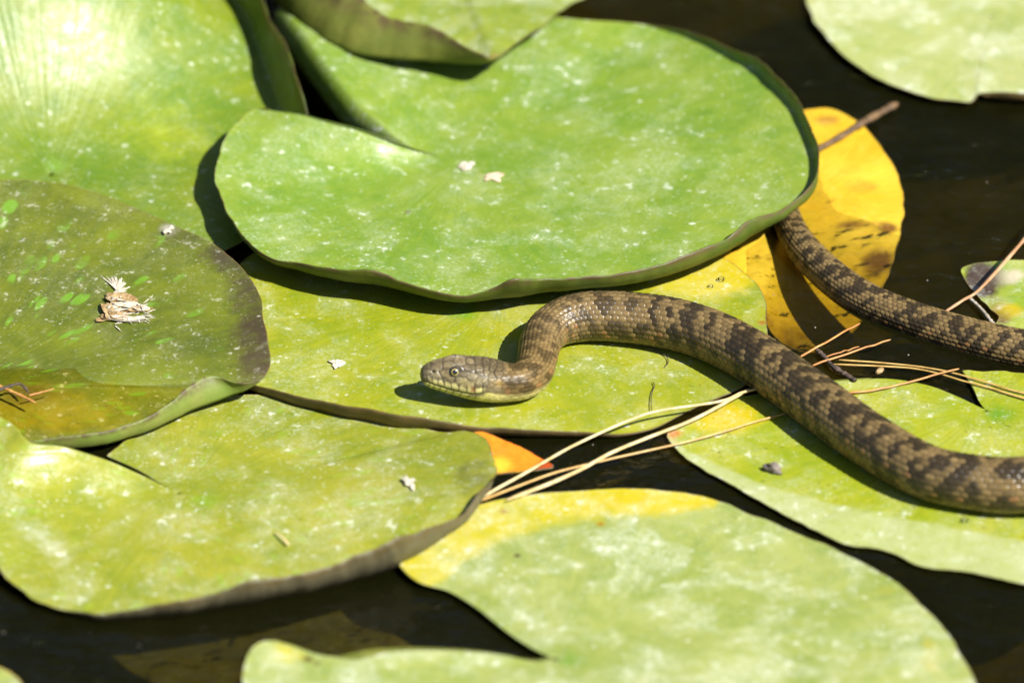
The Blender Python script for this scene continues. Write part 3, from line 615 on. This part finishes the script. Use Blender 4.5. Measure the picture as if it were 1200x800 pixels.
    for i, c_ in enumerate(cen):
        d = np.sqrt(((A[hm]-c_[0])*0.62+0.25*(Bc[hm]-c_[1]))**2+(Bc[hm]-c_[1])**2)
        g1 = f1[hm]; g2 = f2[hm]; gi = fid[hm]; lt = d < g1
        f2[hm] = np.where(lt, g1, np.minimum(g2, d)); f1[hm] = np.where(lt, d, g1); fid[hm] = np.where(lt, i, gi)
    sut = np.exp(-((f2-f1)/0.9)**2); sut[~hm] = 0
    wlip = sstep(-6.5, -3.5, Bc-ym)
    disp -= head*sut*0.75*(1-wlip)*(1-nos)
    # ---- positions
    rad = np.sqrt(X**2+Y**2)+1e-6
    fade = sstep(0.0, 5.0, SS)*(0.25+0.75*sstep(2, 12, rad))
    Xd = X+disp*fade*X/rad; Yd = Y+disp*fade*Y/rad
    V = C[:, None]+Sd[:, None]*Xd[..., None]+N[:, None]*Yd[..., None]
    # ---- colour: one value per scale
    hid = (bj*7919+bk*104729) & 0xffff
    rnd = ((hid*40503) & 0xffff)/65535.0; rnd2 = ((hid*30011+77) & 0xffff)/65535.0
    kq = bk+0.5*(bj % 2)
    jn = np.abs(bj-(rows-1)/2)              # rows from the spine
    side = np.where(bj > (rows-1)/2, 1, -1)
    Pq = 3.4
    wq = kq+1.7*(vnoise(np.stack([kq.ravel()*0.17, side.ravel()*3.0, 0*kq.ravel()], 1), 5).reshape(kq.shape)-0.5)*2
    w0 = np.cos(2*math.pi*wq/Pq)
    dors = np.where(jn < 4.4, w0+0.20, -1)
    lat = np.where((jn > 4.0) & (jn < 9.6), np.cos(2*math.pi*(wq-0.30*(jn-4)-0.9)/Pq)+0.0, -1)
    dk = np.maximum(dors, lat)+(rnd-0.5)*1.3+1.7*(vnoise(np.stack([kq.ravel()*0.52, bj.ravel()*0.45, 0*kq.ravel()], 1), 15).reshape(kq.shape)-0.5)*2
    dk = sstep(0.08, 0.62, dk)
    front = 1-sstep(250, 420, SS)
    light = np.array([0.122, 0.080, 0.029]); light2 = np.array([0.170, 0.118, 0.047]); darkc = np.array([0.028, 0.019, 0.0078]); rust = np.array([0.20, 0.085, 0.03])
    lc = light*(1-rnd2[..., None]*0.5)+light2*(rnd2[..., None]*0.5)
    lc = lc*(0.80+0.35*rnd[..., None])
    rsm = ((jn > 5.5) & (jn < 10.0) & (rnd2 > 0.80))[..., None]*(1-dk)[..., None]
    cs_ = lc*(1-dk[..., None])+darkc*(0.8+0.5*rnd2[..., None])*dk[..., None]
    fm = front[..., None]*0.30
    cs_ = cs_*(1-fm)+lc*fm
    cs_ = cs_*(1-0.55*rsm)+rust*0.55*rsm
    # keels paler, skin between scales dark
    cs_ = cs_*(1+0.22*(keel*lobed)[..., None])
    skin = np.array([0.011, 0.008, 0.005])
    gap = (1-sstep(0.02, 0.20, edge))[..., None]
    gs = gap*(0.58+0.38*dk[..., None])
    cs_ = cs_*(1-gs)+skin*gs
    belly = np.array([0.34, 0.31, 0.095]); bellyd = np.array([0.09, 0.085, 0.05])
    lowrow = sstep(9.0, 11.2, jn)[..., None]
    cs_ = cs_*(1-0.62*lowrow)+(belly*0.62)*(0.6+0.5*rnd[..., None])*0.62*lowrow
    bl = vnoise(np.stack([np.floor(vq).ravel()*0.9, (PH*2.5).ravel(), 0*vq.ravel()], 1), 25).reshape(vq.shape)
    bc_ = belly*(1-sstep(0.45, 0.7, bl)[..., None]*0.8)+bellyd*sstep(0.45, 0.7, bl)[..., None]*0.8
    bc_ = bc_*(0.55+0.45*sstep(0, 0.2, np.minimum(vf, 1-vf)))[..., None]
    cb = cs_*(1-ventral[..., None])+bc_*ventral[..., None]
    # head colours
    nz = vnoise(np.stack([A.ravel()/5, Bc.ravel()/5, np.sign(X).ravel()*3], 1), 31).reshape(A.shape)
    nf = vnoise(np.stack([A.ravel()/1.7, Bc.ravel()/1.7, np.sign(X).ravel()*3], 1), 33).reshape(A.shape)
    top = np.array([0.125, 0.096, 0.050]); grey = np.array([0.19, 0.165, 0.098]); cream = np.array([0.50, 0.44, 0.17]); yel = np.array([0.50, 0.46, 0.10]); ink = np.array([0.022, 0.017, 0.011])
    prn = ((fid*2654435) % 97)/97.0
    hc = top*(0.58+0.8*prn[..., None])*(0.8+0.4*nz[..., None])
    gz = sstep(-8, 0, Bc)*(1-sstep(6, 12, Bc-0.05*A))
    hc = hc*(1-0.45*gz[..., None])+grey*(0.6+0.75*prn[..., None])*0.45*gz[..., None]
    och = np.exp(-((A-27)/7)**2-((Bc+2)/5)**2)[..., None]*0.45; hc = hc*(1-och)+np.array([0.22, 0.155, 0.065])*och
    sst = np.clip(0.35+0.75*nz, 0, 0.95)*sut*(1-wlip)
    hc = hc*(1-sst[..., None])+ink*sst[..., None]
    for (a0, b0, a1, b1, wd_, st) in ((43, -1, 58, 6, 1.1, 0.7), (58, 6, 72, 14, 1.1, 0.75), (39, 1, 41, 12, 0.9, 0.75), (45, -3, 52, 13, 0.9, 0.65), (30, 3, 31, 9, 0.9, 0.6), (44, -7, 70, -6, 0.9, 0.5), (60, -6, 84, 3, 1.0, 0.55), (52, -14, 80, -13, 0.9, 0.4), (22, -7, 33, -8, 0.8, 0.5), (16, 4, 34, 5, 0.8, 0.55)):
        dx_, dy_ = a1-a0, b1-b0; tt_ = np.clip(((A-a0)*dx_+(Bc-b0)*dy_)/(dx_*dx_+dy_*dy_), 0, 1)
        dl = np.sqrt((A-a0-tt_*dx_)**2+(Bc-b0-tt_*dy_+1.2*(nz-0.5))**2); kk_ = (np.exp(-(dl/wd_)**2)*st)[..., None]
        hc = hc*(1-kk_)+ink*kk_
    for (a0, b0, ra, rb_, cc_, st) in ((33, 3, 5, 2.5, (0.25, 0.19, 0.09), 0.6), (48, 7, 4, 5, (0.36, 0.29, 0.12), 0.7), (64, 4, 6, 4.5, (0.27, 0.22, 0.11), 0.6), (55, 10, 3.5, 4, (0.42, 0.34, 0.13), 0.6), (20, 7, 6, 2, (0.24, 0.22, 0.17), 0.6), (84, 6, 5, 5, (0.22, 0.16, 0.07), 0.5), (40, -13, 8, 1.6, (0.22, 0.19, 0.15), 0.5)):
        kk_ = (np.exp(-((A-a0)/ra)**2-((Bc-b0)/rb_)**2)*st)[..., None]; hc = hc*(1-kk_)+np.array(cc_)*kk_
    # lip shields
    sx = np.array([8.5, 14.5, 21.5, 29, 37, 45.5, 54, 63, 73])
    dm = np.min(np.abs(A[..., None]-(sx+0.0)-0.22*(Bc-ym)[..., None]), -1)
    tri = 6.0+0.3*np.minimum(dm, 4.0)+4.5*(nz-0.5)
    up = (1-sstep(-0.8, 1.2, (ym-Bc)-tri))*(1-sstep(-0.3, 0.3, Bc-ym))*sstep(8, 14, A)*(1-sstep(70, 78, A))
    upc = cream*(0.75+0.4*nz[..., None])
    hc = hc*(1-0.88*up[..., None])+upc*0.88*up[..., None]
    rb = np.exp(-((A-60)/3.0)**2-((Bc-ym+5)/3.5)**2)[..., None]*0.8; hc = hc*(1-rb)+np.array([0.22, 0.085, 0.025])*rb
    low = sstep(-0.2, 0.5, Bc-ym)*sstep(2, 7, A)
    lowc = (cream*0.5+yel*0.5)*(0.9+0.2*nz[..., None])
    hc = hc*(1-low[..., None])+lowc*low[..., None]
    dml = np.min(np.abs(A[..., None]-(sx+3.0)+0.35*(Bc-ym)[..., None]), -1)
    su = np.exp(-(dm/0.8)**2)*sstep(-10, -7.5, Bc-ym)*(1-sstep(-0.5, 0.5, Bc-ym))*(1-sstep(72, 80, A))*sstep(4, 9, A)
    slw = np.exp(-(dml/0.9)**2)*sstep(0, .6, Bc-ym)*(1-sstep(4.0, 6.5, Bc-ym))*(1-sstep(70, 80, A))*sstep(4, 9, A)
    lnm = np.clip(np.maximum(np.maximum(su*0.9, slw*0.85), mouth*0.9), 0, 1)[..., None]
    hc = hc*(1-lnm)+ink*lnm
    # dark corner streak behind the mouth and dark nape blotch, snout shading
    cst = np.exp(-((Bc-ym-1.0)/1.8)**2)*sstep(54, 60, A)*(1-sstep(74, 82, A))*0.85
    hc = hc*(1-cst[..., None])+np.array([0.06, 0.05, 0.03])*cst[..., None]
    snt = (1-sstep(1.5, 10, A))*(1-sstep(9, 14, Bc))*0.65
    hc = hc*(1-snt[..., None])+np.array([0.040, 0.030, 0.018])*snt[..., None]
    nap = np.exp(-((A-103)/9)**2-((Bc-3)/9)**2)*0.75
    tmp = np.exp(-((A-92)/4)**2-((Bc-3)/4)**2)*0.6
    hc = hc*(1-tmp[..., None])+np.array([0.32, 0.19, 0.04])*tmp[..., None]
    nd = nos*0.95; hc = hc*(1-nd[..., None])+ink*nd[..., None]
    hc = hc*(0.78+0.44*nf[..., None])
    chin = sstep(10, 18, Bc-0.10*A)*sstep(80, 95, A)
    hb_ = 1-sstep(84, 108, SS)
    colr = hc*hb_[..., None]+cb*(1-hb_[..., None])
    colr = colr*(1-nap[..., None]*0.75)+darkc*1.4*nap[..., None]*0.75
    cheek = sstep(13, 19, Bc)*sstep(78, 92, SS)*(1-sstep(120, 165, SS))
    colr = colr*(1-0.8*cheek[..., None])+(cream*(0.8+0.4*nf[..., None])*(1-0.5*gap))*0.8*cheek[..., None]
    # fine mottling
    mt = vnoise(np.stack([A.ravel()/2.3, (PH*q_r[:, None]).ravel()/2.3, 0*A.ravel()], 1), 51).reshape(A.shape)
    colr = colr*(0.84+0.32*mt[..., None])
    wet = 1-0.72*sstep(66, 84, SS)*(1-sstep(165, 215, SS))
    Vf = V.reshape(-1, 3); F = grid_faces(n, NP, wrap_v=True)
    o = mesh_obj('snake', Vf, F, snake_mat(), origin=G(590, 470, 6), cols={'skin': np.hstack([np.clip(colr.reshape(-1, 3), 0, 1), wet.reshape(-1, 1)])})
    nz_ = np.zeros(len(o.data.polygons)*3); o.data.polygons.foreach_get('normal', nz_)
    i0 = 600*NP  # a face on the back must look up
    if nz_.reshape(-1, 3)[i0+NP//2, 2] < 0: o.data.flip_normals()
    # eyes
    for sd in (1, -1):
        ia = np.argmin(np.abs(s-38.5)); row = np.where(np.sign(X[ia]) == sd)[0]
        k = row[np.argmin(np.abs(Bc[ia, row]+4.6))]
        P0 = V[ia, k]; nd = Sd[ia]*Xd[ia, k]*1.0+N[ia]*Yd[ia, k]*0.55; nd /= np.linalg.norm(nd)
        eye_at(o, P0-nd*2.3, nd, T[ia], 6.6)
    return o

def snake_mat():
    m = NT('snake_skin'); at = m.attr('skin'); c = m.coord(K1)
    n = m.noise(c, 1/1.6, 3, 0.6); n2 = m.noise(c, 1/30, 3, 0.5)
    nrm = m.bump(n, 0.22, 0.5*U)
    rg = m.ramp(n2, 0.3, 0.7, 0.27, 0.44)
    return m.done(m.pbr(at.outputs['Color'], rg, m.math('MULTIPLY', at.outputs['Alpha'], 0.42), nrm))

def eye_mat():
    m = NT('snake_eye'); at = m.attr('skin')
    return m.done(m.pbr(at.outputs['Color'], 0.12, 0.6, None, **{'Coat Weight': 1.0, 'Coat Roughness': 0.02}))
EYEM = None
def eye_at(parent, c, d, t, r):
    global EYEM
    EYEM = EYEM or eye_mat()
    b = np.cross(d, t); b /= np.linalg.norm(b); t = np.cross(b, d)
    nu, nv = 40, 34; th = np.linspace(0.001, math.pi*0.62, nu); ph = np.linspace(0, 2*math.pi, nv, endpoint=False)
    TH, P = np.meshgrid(th, ph, indexing='ij')
    V = c+r*(np.cos(TH)[..., None]*d+np.sin(TH)[..., None]*(np.cos(P)[..., None]*t+np.sin(P)[..., None]*b))
    rr = np.sin(TH); rr = np.where(TH > math.pi/2, 2, rr)
    pup = np.array([0.004, 0.004, 0.004]); iris = np.array([0.40, 0.32, 0.10]); out = np.array([0.022, 0.018, 0.012])
    w1 = sstep(0.43, 0.48, rr)[..., None]; w2 = sstep(0.55, 0.62, rr)[..., None]
    cc = pup*(1-w1)+iris*w1; cc = cc*(1-w2)+out*w2
    F = grid_faces(nu, nv, wrap_v=True)
    o = mesh_obj('eye', V.reshape(-1, 3), F[:, ::-1], EYEM, parent=parent, origin=c, cols={'skin': cc.reshape(-1, 3)})
    nz_ = np.zeros(len(o.data.polygons)*3); o.data.polygons.foreach_get('normal', nz_)
    if nz_.reshape(-1, 3)[:nv*8].sum(0) @ d < 0: o.data.flip_normals()

snake = build_snake()
tag(snake, 'brown banded water snake resting its body across the lily pads', 'snake')

# ------------------------------------------------------------------ pine needles, twigs
def stem_mat(name, ca, cb, rough=0.45):
    m = NT(name); c = m.coord(K1)
    b = m.mix(m.ramp(m.noise(c, 1/22, 3), 0.35, 0.65), ca, cb)
    b = m.mix(m.ramp(m.noise(c, 1/3.0, 2), 0.55, 0.75, 0, 0.5), b, (ca[0]*.5, ca[1]*.45, ca[2]*.4))
    return m.done(m.pbr(b, rough, 0.45, m.bump(m.noise(c, 1/2.5, 2), 0.3, 0.5*U)))
mStraw = stem_mat('needle_straw', (0.42, 0.30, 0.12), (0.58, 0.47, 0.25))
mRust = stem_mat('needle_rust', (0.34, 0.13, 0.03), (0.42, 0.22, 0.06))
mDark = stem_mat('twig_dark', (0.035, 0.025, 0.018), (0.075, 0.05, 0.035), 0.7)
mGrey = stem_mat('twig_grey', (0.22, 0.19, 0.15), (0.32, 0.28, 0.22), 0.7)
mBrown = stem_mat('twig_brown', (0.06, 0.034, 0.014), (0.12, 0.068, 0.026), 0.65)

def stem(name, label, group, pts, r0, r1, mat, cat, seg=8, knob=0.0, seed=0):
    q = catmull([G(*p) for p in pts], 64); n = len(q)
    T = np.gradient(q, axis=0); T /= np.linalg.norm(T, axis=1)[:, None]
    S_ = np.cross(T, [0, 0, 1.0]); S_ /= np.linalg.norm(S_, axis=1)[:, None]; N = np.cross(S_, T)
    ph = np.linspace(0, 2*math.pi, seg, endpoint=False); x = np.linspace(0, 1, n)
    if name == 'pine_needle': r0, r1 = r0*0.82, r1*0.82; q = q+np.stack([0*x, (vnoise(np.stack([x*9, 0*x, 0*x], 1), len(label))-0.5)*2.2, (vnoise(np.stack([x*7, 0*x+4, 0*x], 1), len(label))-0.5)*1.5], 1)
    r = (r0+(r1-r0)*x)*np.minimum(1, np.minimum((x+0.004)/0.03, (1.004-x)/0.05)**0.5)
    r = r*(1+knob*(vnoise(np.stack([x*24, 0*x, 0*x], 1), seed)-0.5)*2)
    V = q[:, None]+r[:, None, None]*(np.cos(ph)[None, :, None]*S_[:, None]+0.8*np.sin(ph)[None, :, None]*N[:, None])
    o = mesh_obj(name, V.reshape(-1, 3), grid_faces(n, seg, wrap_v=True), mat, origin=q[0])
    return tag(o, label, cat, group)
NG = 'fallen pine needles'
stem('pine_needle', 'upper straw coloured pine needle arching from the snake to the yellow lobe', NG, [(888, 455, 18), (868, 460, 18), (844, 470, 18), (775, 481, 20), (739, 492, 18), (680, 518, 14), (640, 540, 12), (554, 588, 16)], 2.2, 2.3, mStraw, 'pine needle')
stem('pine_needle', 'thickest pale straw pine needle in the bundle', NG, [(878, 455, 16), (840, 478, 15), (800, 497, 14), (720, 529, 12), (660, 560, 14), (594, 585, 17)], 2.6, 3.0, mStraw, 'pine needle')
stem('pine_needle', 'long thin tan pine needle passing lowest under the snake', NG, [(922, 483, 9), (880, 495, 10), (846, 506, 11), (800, 518, 10), (712, 538, 9), (640, 557, 12), (556, 590, 19)], 1.6, 1.9, stem_mat('needle_tan', (0.40, 0.24, 0.07), (0.50, 0.33, 0.12)), 'pine needle')
stem('pine_needle', 'rust pine needle lying on the right pad by the dark slit', NG, [(1124, 431, 14), (1066, 447, 8), (1028, 456, 7), (993, 461, 7)], 1.6, 2.0, mRust, 'pine needle')
stem('pine_needle', 'upper of two long tan needles curving to the right border', NG, [(983, 422, 6), (1050, 427, 5), (1117, 437, 8), (1160, 449, 8), (1200, 460, 8), (1240, 470, 8)], 1.5, 1.7, stem_mat('needle_ochre', (0.33, 0.20, 0.05), (0.44, 0.29, 0.09)), 'pine needle')
stem('pine_needle', 'lower of two long tan needles curving to the right border', NG, [(977, 427, 5), (1067, 432, 5), (1133, 447, 8), (1170, 457, 8), (1200, 466, 8), (1240, 478, 8)], 1.5, 1.8, bpy.data.materials['needle_ochre'], 'pine needle')
stem('pine_needle', 'rust pine needle rising steeply from the snake over dark water', NG, [(938, 418, 6), (973, 398, 12), (1008, 379, 14)], 1.9, 1.6, mRust, 'pine needle')
stem('pine_needle', 'rust pine needle sloping gently up over dark water', NG, [(952, 428, 5), (1000, 412, 10), (1044, 397, 14)], 1.9, 1.5, mRust, 'pine needle')
stem('pine_needle', 'short thin rust needle between the two sloping ones', NG, [(968, 418, 6), (985, 413, 8), (1007, 406, 10)], 1.2, 1.0, mRust, 'pine needle')
stem('stalk', 'thin brown stalk slanting over the decaying pad at right border', None, [(1105, 367, 24), (1128, 352, 27), (1150, 337, 28), (1200, 281, 34), (1230, 245, 38)], 1.9, 2.8, stem_mat('stalk_brown', (0.30, 0.15, 0.07), (0.40, 0.24, 0.13)), 'stalk', knob=0.15)
stem('twig', 'dark wet twig poking up behind the snake', None, [(956, 409, 5), (966, 418, 6), (975, 428, 6), (988, 437, 5), (1003, 446, 6)], 2.8, 3.6, mDark, 'twig', knob=0.35, seed=3)
stem('twig', 'grey twig leaning along the rotten pad edge', None, [(1136, 349, 6), (1150, 362, 6), (1163, 378, 7), (1172, 386, 7)], 2.0, 2.4, mGrey, 'twig', knob=0.2, seed=4)
stem('stick', 'brown stick lying across the yellow pad', None, [(952, 178, 10), (985, 160, 10), (1012, 143, 11), (1052, 121, 8)], 4.4, 5.2, mBrown, 'stick', seg=12, knob=0.2, seed=5)
stem('twig', 'short rusty twig at the puddle edge on the olive pad', None, [(-12, 448, 34), (10, 457, 36), (26, 464, 36), (42, 472, 36)], 2.6, 1.6, mRust, 'twig', knob=0.2, seed=6)
stem('twig', 'thin dark twig bit beside the rusty one on the olive pad', None, [(-5, 458, 36), (12, 452, 38), (24, 450, 38), (34, 460, 37)], 2.2, 1.4, mDark, 'twig', knob=0.4, seed=8)
stem('twig', 'tiny orange twig in the puddle', None, [(34, 463, 36), (50, 459, 36), (64, 455, 36)], 1.2, 0.7, mRust, 'twig')
stem('fibre_or_crack', 'small pale dry fibre on the yellow green pad', None, [(322, 624, 9), (331, 630, 11), (338, 638, 9)], 1.0, 1.8, mStraw, 'fibre')
stem('fibre_or_crack', 'black hair-thin curled fibre near the needles on lime pad', None, [(764, 483, 8), (763, 472, 8), (764, 460, 8), (767, 452, 8), (765, 447, 8)], 0.55, 0.6, mDark, 'fibre', seg=5)  # crack in the blade, added as a dark strand on its surface
stem('fibre_or_crack', 'black hair-thin fibre curling out below the body on lime pad', None, [(742, 402, 8), (765, 408, 8), (780, 417, 8), (783, 424, 8), (779, 430, 8)], 0.55, 0.6, mDark, 'fibre', seg=5)  # second crack of the same pad, also a thin dark tube, no fibre

# ------------------------------------------------------------------ puddle, flower, crumbs, drops
def puddle():
    rimp = [(-130, 474, 25.5), (-40, 508, 25.5), (30, 510, 25.5), (95, 505, 25.5), (155, 494, 25.5), (210, 476, 25.5), (240, 462, 25.5), (225, 440, 25.5), (160, 428, 25.5), (80, 431, 25.5), (0, 430, 25.5), (-90, 438, 25.5)]
    q = catmull([G(*p) for p in rimp], 120, True); C = q.mean(0); rr = np.linspace(0.02, 1, 20)
    V = C+(q-C)[:, None]*rr[None, :, None]
    V[..., 2] += (1-rr**6)[None]*0.6
    m = NT('puddle_water'); c = m.coord(K1)
    tp = m.n('ShaderNodeBsdfTransparent'); m.set(tp.inputs[0], m.mix(m.ramp(m.noise(c, 1/40, 3), 0.35, 0.65), (0.97, 0.90, 0.54), (0.99, 0.96, 0.68)))
    gl = m.n('ShaderNodeBsdfGlossy'); gl.inputs['Roughness'].default_value = 0.03
    fr = m.n('ShaderNodeFresnel'); fr.inputs['IOR'].default_value = 1.33
    o = mesh_obj('puddle', V.reshape(-1, 3), grid_faces(120, 20, wrap_u=True), m.done(m.mixs(fr.outputs[0], tp.outputs[0], gl.outputs[0])), origin=C)
    nz = np.zeros(len(o.data.polygons)*3); o.data.polygons.foreach_get('normal', nz)
    if nz.reshape(-1, 3)[:, 2].sum() < 0: o.data.flip_normals()
    return tag(o, 'shallow brown puddle of water in the olive cupped pad', 'puddle')
puddle()

def petal_mesh(base, direc, length, width, curl, seed, lift=0.3):
    d = np.array(direc, float); d /= np.linalg.norm(d); sd = np.cross(d, [0, 0, 1.0]); sd /= np.linalg.norm(sd)
    n, k = 12, 5; t = np.linspace(0, 1, n); v = np.linspace(-1, 1, k)
    wd = width*np.sin(np.clip(t*0.9+0.08, 0, 1)*math.pi)**0.6
    jit = (vnoise(np.stack([t*4, 0*t, 0*t], 1), seed)-0.5)*width*0.8
    V = base+d*(t*length)[:, None, None]+sd*(wd[:, None]*v[None]+jit[:, None])[..., None]
    V[..., 2] += (lift*length*t*(1-curl*t))[:, None]+0.18*width*(v**2)[None]*2
    V[..., 2] += (vnoise(V.reshape(-1, 3)/6.0, seed+2).reshape(n, k)-0.5)*2.0
    return V.reshape(-1, 3), grid_faces(n, k)

def litter_mat(name, ca, cb):
    m = NT(name); c = m.coord(K1)
    b = m.mix(m.ramp(m.noise(c, 1/7, 4, 0.6), 0.35, 0.65), ca, cb)
    p = m.pbr(b, 0.65, 0.3, m.bump(m.noise(c, 1/3, 3), 0.5, 0.6*U)); tr = m.n('ShaderNodeBsdfTranslucent'); m.set(tr.inputs[0], b)
    return m.done(m.mixs(0.2, p, tr.outputs[0]))
mPale = litter_mat('petal_pale', (0.42, 0.37, 0.27), (0.58, 0.54, 0.44))
mTan = litter_mat('petal_tan', (0.22, 0.13, 0.05), (0.42, 0.30, 0.15))
mPink = litter_mat('flake_pink', (0.52, 0.36, 0.24), (0.62, 0.50, 0.36))

def dried_flower():
    hb = 0.0; b0 = G(133, 368, surf_h(133, 368))
    root = bpy.data.objects.new('dried_flower', None); col.objects.link(root); root.location = Vector(b0*U); root.empty_display_size = 0.005
    tag(root, 'shrivelled pale dried flower lying on the dark olive pad', 'dried flower')
    r = random.Random(4)
    spec = []
    def add(px, py, dx, dy, l, wd, k): spec.append((G(px, py, surf_h(px, py)+1.0), (dx, dy, 0), l, wd, k))
    for i in range(26):                                   # fan of pale filaments at the back
        a_ = R(30+i*4+r.uniform(-6, 6)); add(124+i*0.9, 350-r.uniform(0, 3), math.cos(a_), math.sin(a_)*1.3, r.uniform(34, 66), r.uniform(0.8, 1.8), 0)
    for px, py, dx, dy, l, wd in ((122, 350, 0.95, -0.25, 40, 10), (118, 372, 1, 0.05, 46, 8), (126, 362, 0.7, 0.55, 34, 9), (112, 376, 1, 0.15, 26, 6), (150, 366, 0.9, 0.25, 30, 7), (130, 366, 0.5, -0.6, 30, 7), (124, 356, 0.15, -1.0, 36, 7)): add(px, py, dx, dy, l, wd, 1)
    for px, py, dx, dy, l, wd in ((126, 364, 1, 0.15, 40, 9), (136, 358, 1, -0.3, 42, 8), (124, 374, 1, -0.1, 50, 6), (140, 376, 1, 0.1, 44, 5), (128, 352, 0.8, -0.5, 38, 7)): add(px, py, dx, dy, l, wd, 0)
    for i in range(34):                                   # loose threads to the right and front
        a_ = R(r.uniform(-70, 60)); fx = r.uniform(0, 1)**1.4; add(134+fx*36, 366+r.uniform(-20, 18)*(1-0.4*fx), math.cos(a_), math.sin(a_)*1.4, r.uniform(8, 22), r.uniform(0.4, 0.9), 0)
    for i, (b, d, l, wd, k) in enumerate(spec):
        V, F = petal_mesh(b, d, l, wd, r.uniform(0.9, 1.1), i*3+1, r.uniform(0.02, 0.11))
        o = mesh_obj('petal', V, F, mTan if k else mPale, parent=root, origin=b)
        md = o.modifiers.new('t', 'SOLIDIFY'); md.thickness = 0.5*U
dried_flower()

def flake(name, label, cat, px, py, h, rx, ry, mat, seed, n=44, hz=3.0, parent=None):
    h = surf_h(px, py, h)+0.3; C = G(px, py, h); a = np.linspace(0, 2*math.pi, n, endpoint=False)
    rr = 0.25+1.1*vnoise(np.stack([np.cos(a)*2.0+seed, np.sin(a)*2.0, 0*a], 1), seed)**1.2+0.18*vnoise(np.stack([np.cos(a)*6+seed, np.sin(a)*6, 0*a], 1), seed+3)
    t = np.linspace(0.05, 1, 8)
    V = np.zeros((n, 8, 3)); V[..., 0] = C[0]+rx*rr[:, None]*np.cos(a)[:, None]*t; V[..., 1] = C[1]+ry*rr[:, None]*np.sin(a)[:, None]*t
    V[..., 2] = C[2]+(vnoise(V.reshape(-1, 3)/np.array([rx*.5, ry*.5, 1e9]), seed+1).reshape(n, 8))*hz+0.4
    o = mesh_obj(name, V.reshape(-1, 3), grid_faces(n, 8, wrap_u=True), mat, origin=C)
    md = o.modifiers.new('t', 'SOLIDIFY'); md.thickness = 0.6*U
    return tag(o, label, cat)
flake('dry_flake', 'pinkish tan flake at the heart of the big green pad', 'flake', 576, 208, 26, 15, 11, mPink, 5, hz=1.0)
flake('dry_flake', 'small pale flake beside the pinkish one on the big green pad', 'flake', 547, 194, 26, 10, 12, mPale, 3, hz=1.0)
flake('dry_flake', 'small white flake near the back rim of the olive pad', 'flake', 197, 271, 47, 7, 9, mPale, 7, hz=3)
flake('dry_flake', 'pale flake on lime pad left of the head', 'flake', 393, 427, 8, 8, 11, mPale, 11, hz=2.5)
flake('dry_petal', 'pale dry petal on the right half of the yellow green pad', 'petal', 480, 567, 14, 8, 15, mPale, 15, hz=3)

def lump(name, label, cat, px, py, h, rx, ry, rz, mat, seed, rot=0.0, amp=0.25, nu=18, nv=24):
    h = surf_h(px, py, h); C = G(px, py, h+rz*0.8); th = np.linspace(0.02, math.pi-0.02, nu); ph = np.linspace(0, 2*math.pi, nv, endpoint=False)
    TH, P = np.meshgrid(th, ph, indexing='ij')
    D = np.stack([np.sin(TH)*np.cos(P), np.sin(TH)*np.sin(P), np.cos(TH)], -1)
    k = 1+amp*(vnoise((D*2.2+seed).reshape(-1, 3), seed).reshape(TH.shape)-0.5)*2
    V = D*k[..., None]*np.array([rx, ry, rz]); c_, s_ = math.cos(rot), math.sin(rot)
    V = np.stack([V[..., 0]*c_-V[..., 1]*s_, V[..., 0]*s_+V[..., 1]*c_, V[..., 2]], -1)+C
    o = mesh_obj(name, V.reshape(-1, 3), grid_faces(nu, nv, wrap_v=True), mat, origin=C)
    nz = np.zeros(len(o.data.polygons)*3); o.data.polygons.foreach_get('normal', nz)
    if nz.reshape(-1, 3)[:nv*4, 2].sum() < 0: o.data.flip_normals()
    return tag(o, label, cat)
mSeed = litter_mat('seed_husk', (0.10, 0.08, 0.065), (0.24, 0.20, 0.17))
lump('seed_husk', 'dark grey seed husk lying on the wet lime pad', 'seed husk', 906, 548, 6, 11, 7, 6, mSeed, 3, -0.7, 0.35)
lump('seed', 'small pale seed floating between the needles', 'seed', 1031, 434, 4, 7, 3.4, 3, mTan, 5, 0.9, 0.2)
md_ = NT('drop_water')
gd = md_.n('ShaderNodeBsdfGlossy'); gd.inputs['Roughness'].default_value = 0.03
td = md_.n('ShaderNodeBsdfTransparent'); fd = md_.n('ShaderNodeFresnel'); fd.inputs['IOR'].default_value = 1.5
mDrop = md_.done(md_.mixs(fd.outputs[0], td.outputs[0], gd.outputs[0]))
for i, (x, y, h, r_, lab) in enumerate([(570, 79, 38, 4.5, 'round water drop at the folded tip of the back pad'), (1131, 609, 5, 4, 'water drop on the wet lime pad in front of the body'), (845, 327, 9, 4.0, 'water drop on the yellow lobe behind the snake'), (833, 335, 9, 3.0, 'smaller water drop on the yellow lobe behind the snake')]):
    lump('water_drop', lab, 'water drop', x, y, h, r_, r_, r_*0.8, mDrop, i+2, 0, 0.05)

def specks():
    r = np.random.default_rng(21); V = []; F = []
    for i in range(420):
        px = r.uniform(-40, 1240); py = r.uniform(-20, 820); g = G(px, py, 0.15); n = 6; rad = 0.4+1.0*r.uniform()**4; a0 = r.uniform(0, 6)
        a = a0+np.arange(n)*2*math.pi/n; b = len(V)
        for aa in a:
            k = rad*r.uniform(0.6, 1.2); V.append((g[0]+k*math.cos(aa), g[1]+k*math.sin(aa), 0.15))
        for aa in a:
            k = rad*0.6; V.append((g[0]+k*math.cos(aa), g[1]+k*math.sin(aa), 0.15+rad*0.5))
        for q in range(n): F.append((b+q, b+(q+1) % n, b+n+(q+1) % n, b+n+q))
        F.append((b+n, b+n+1, b+n+2, b+n+3)); F.append((b+n, b+n+3, b+n+4, b+n+5))
    return mesh_obj('floating_specks', V, F, mSeed)
tag(specks(), 'tiny pale specks of pollen and dust floating on the dark water', 'specks', kind='stuff')
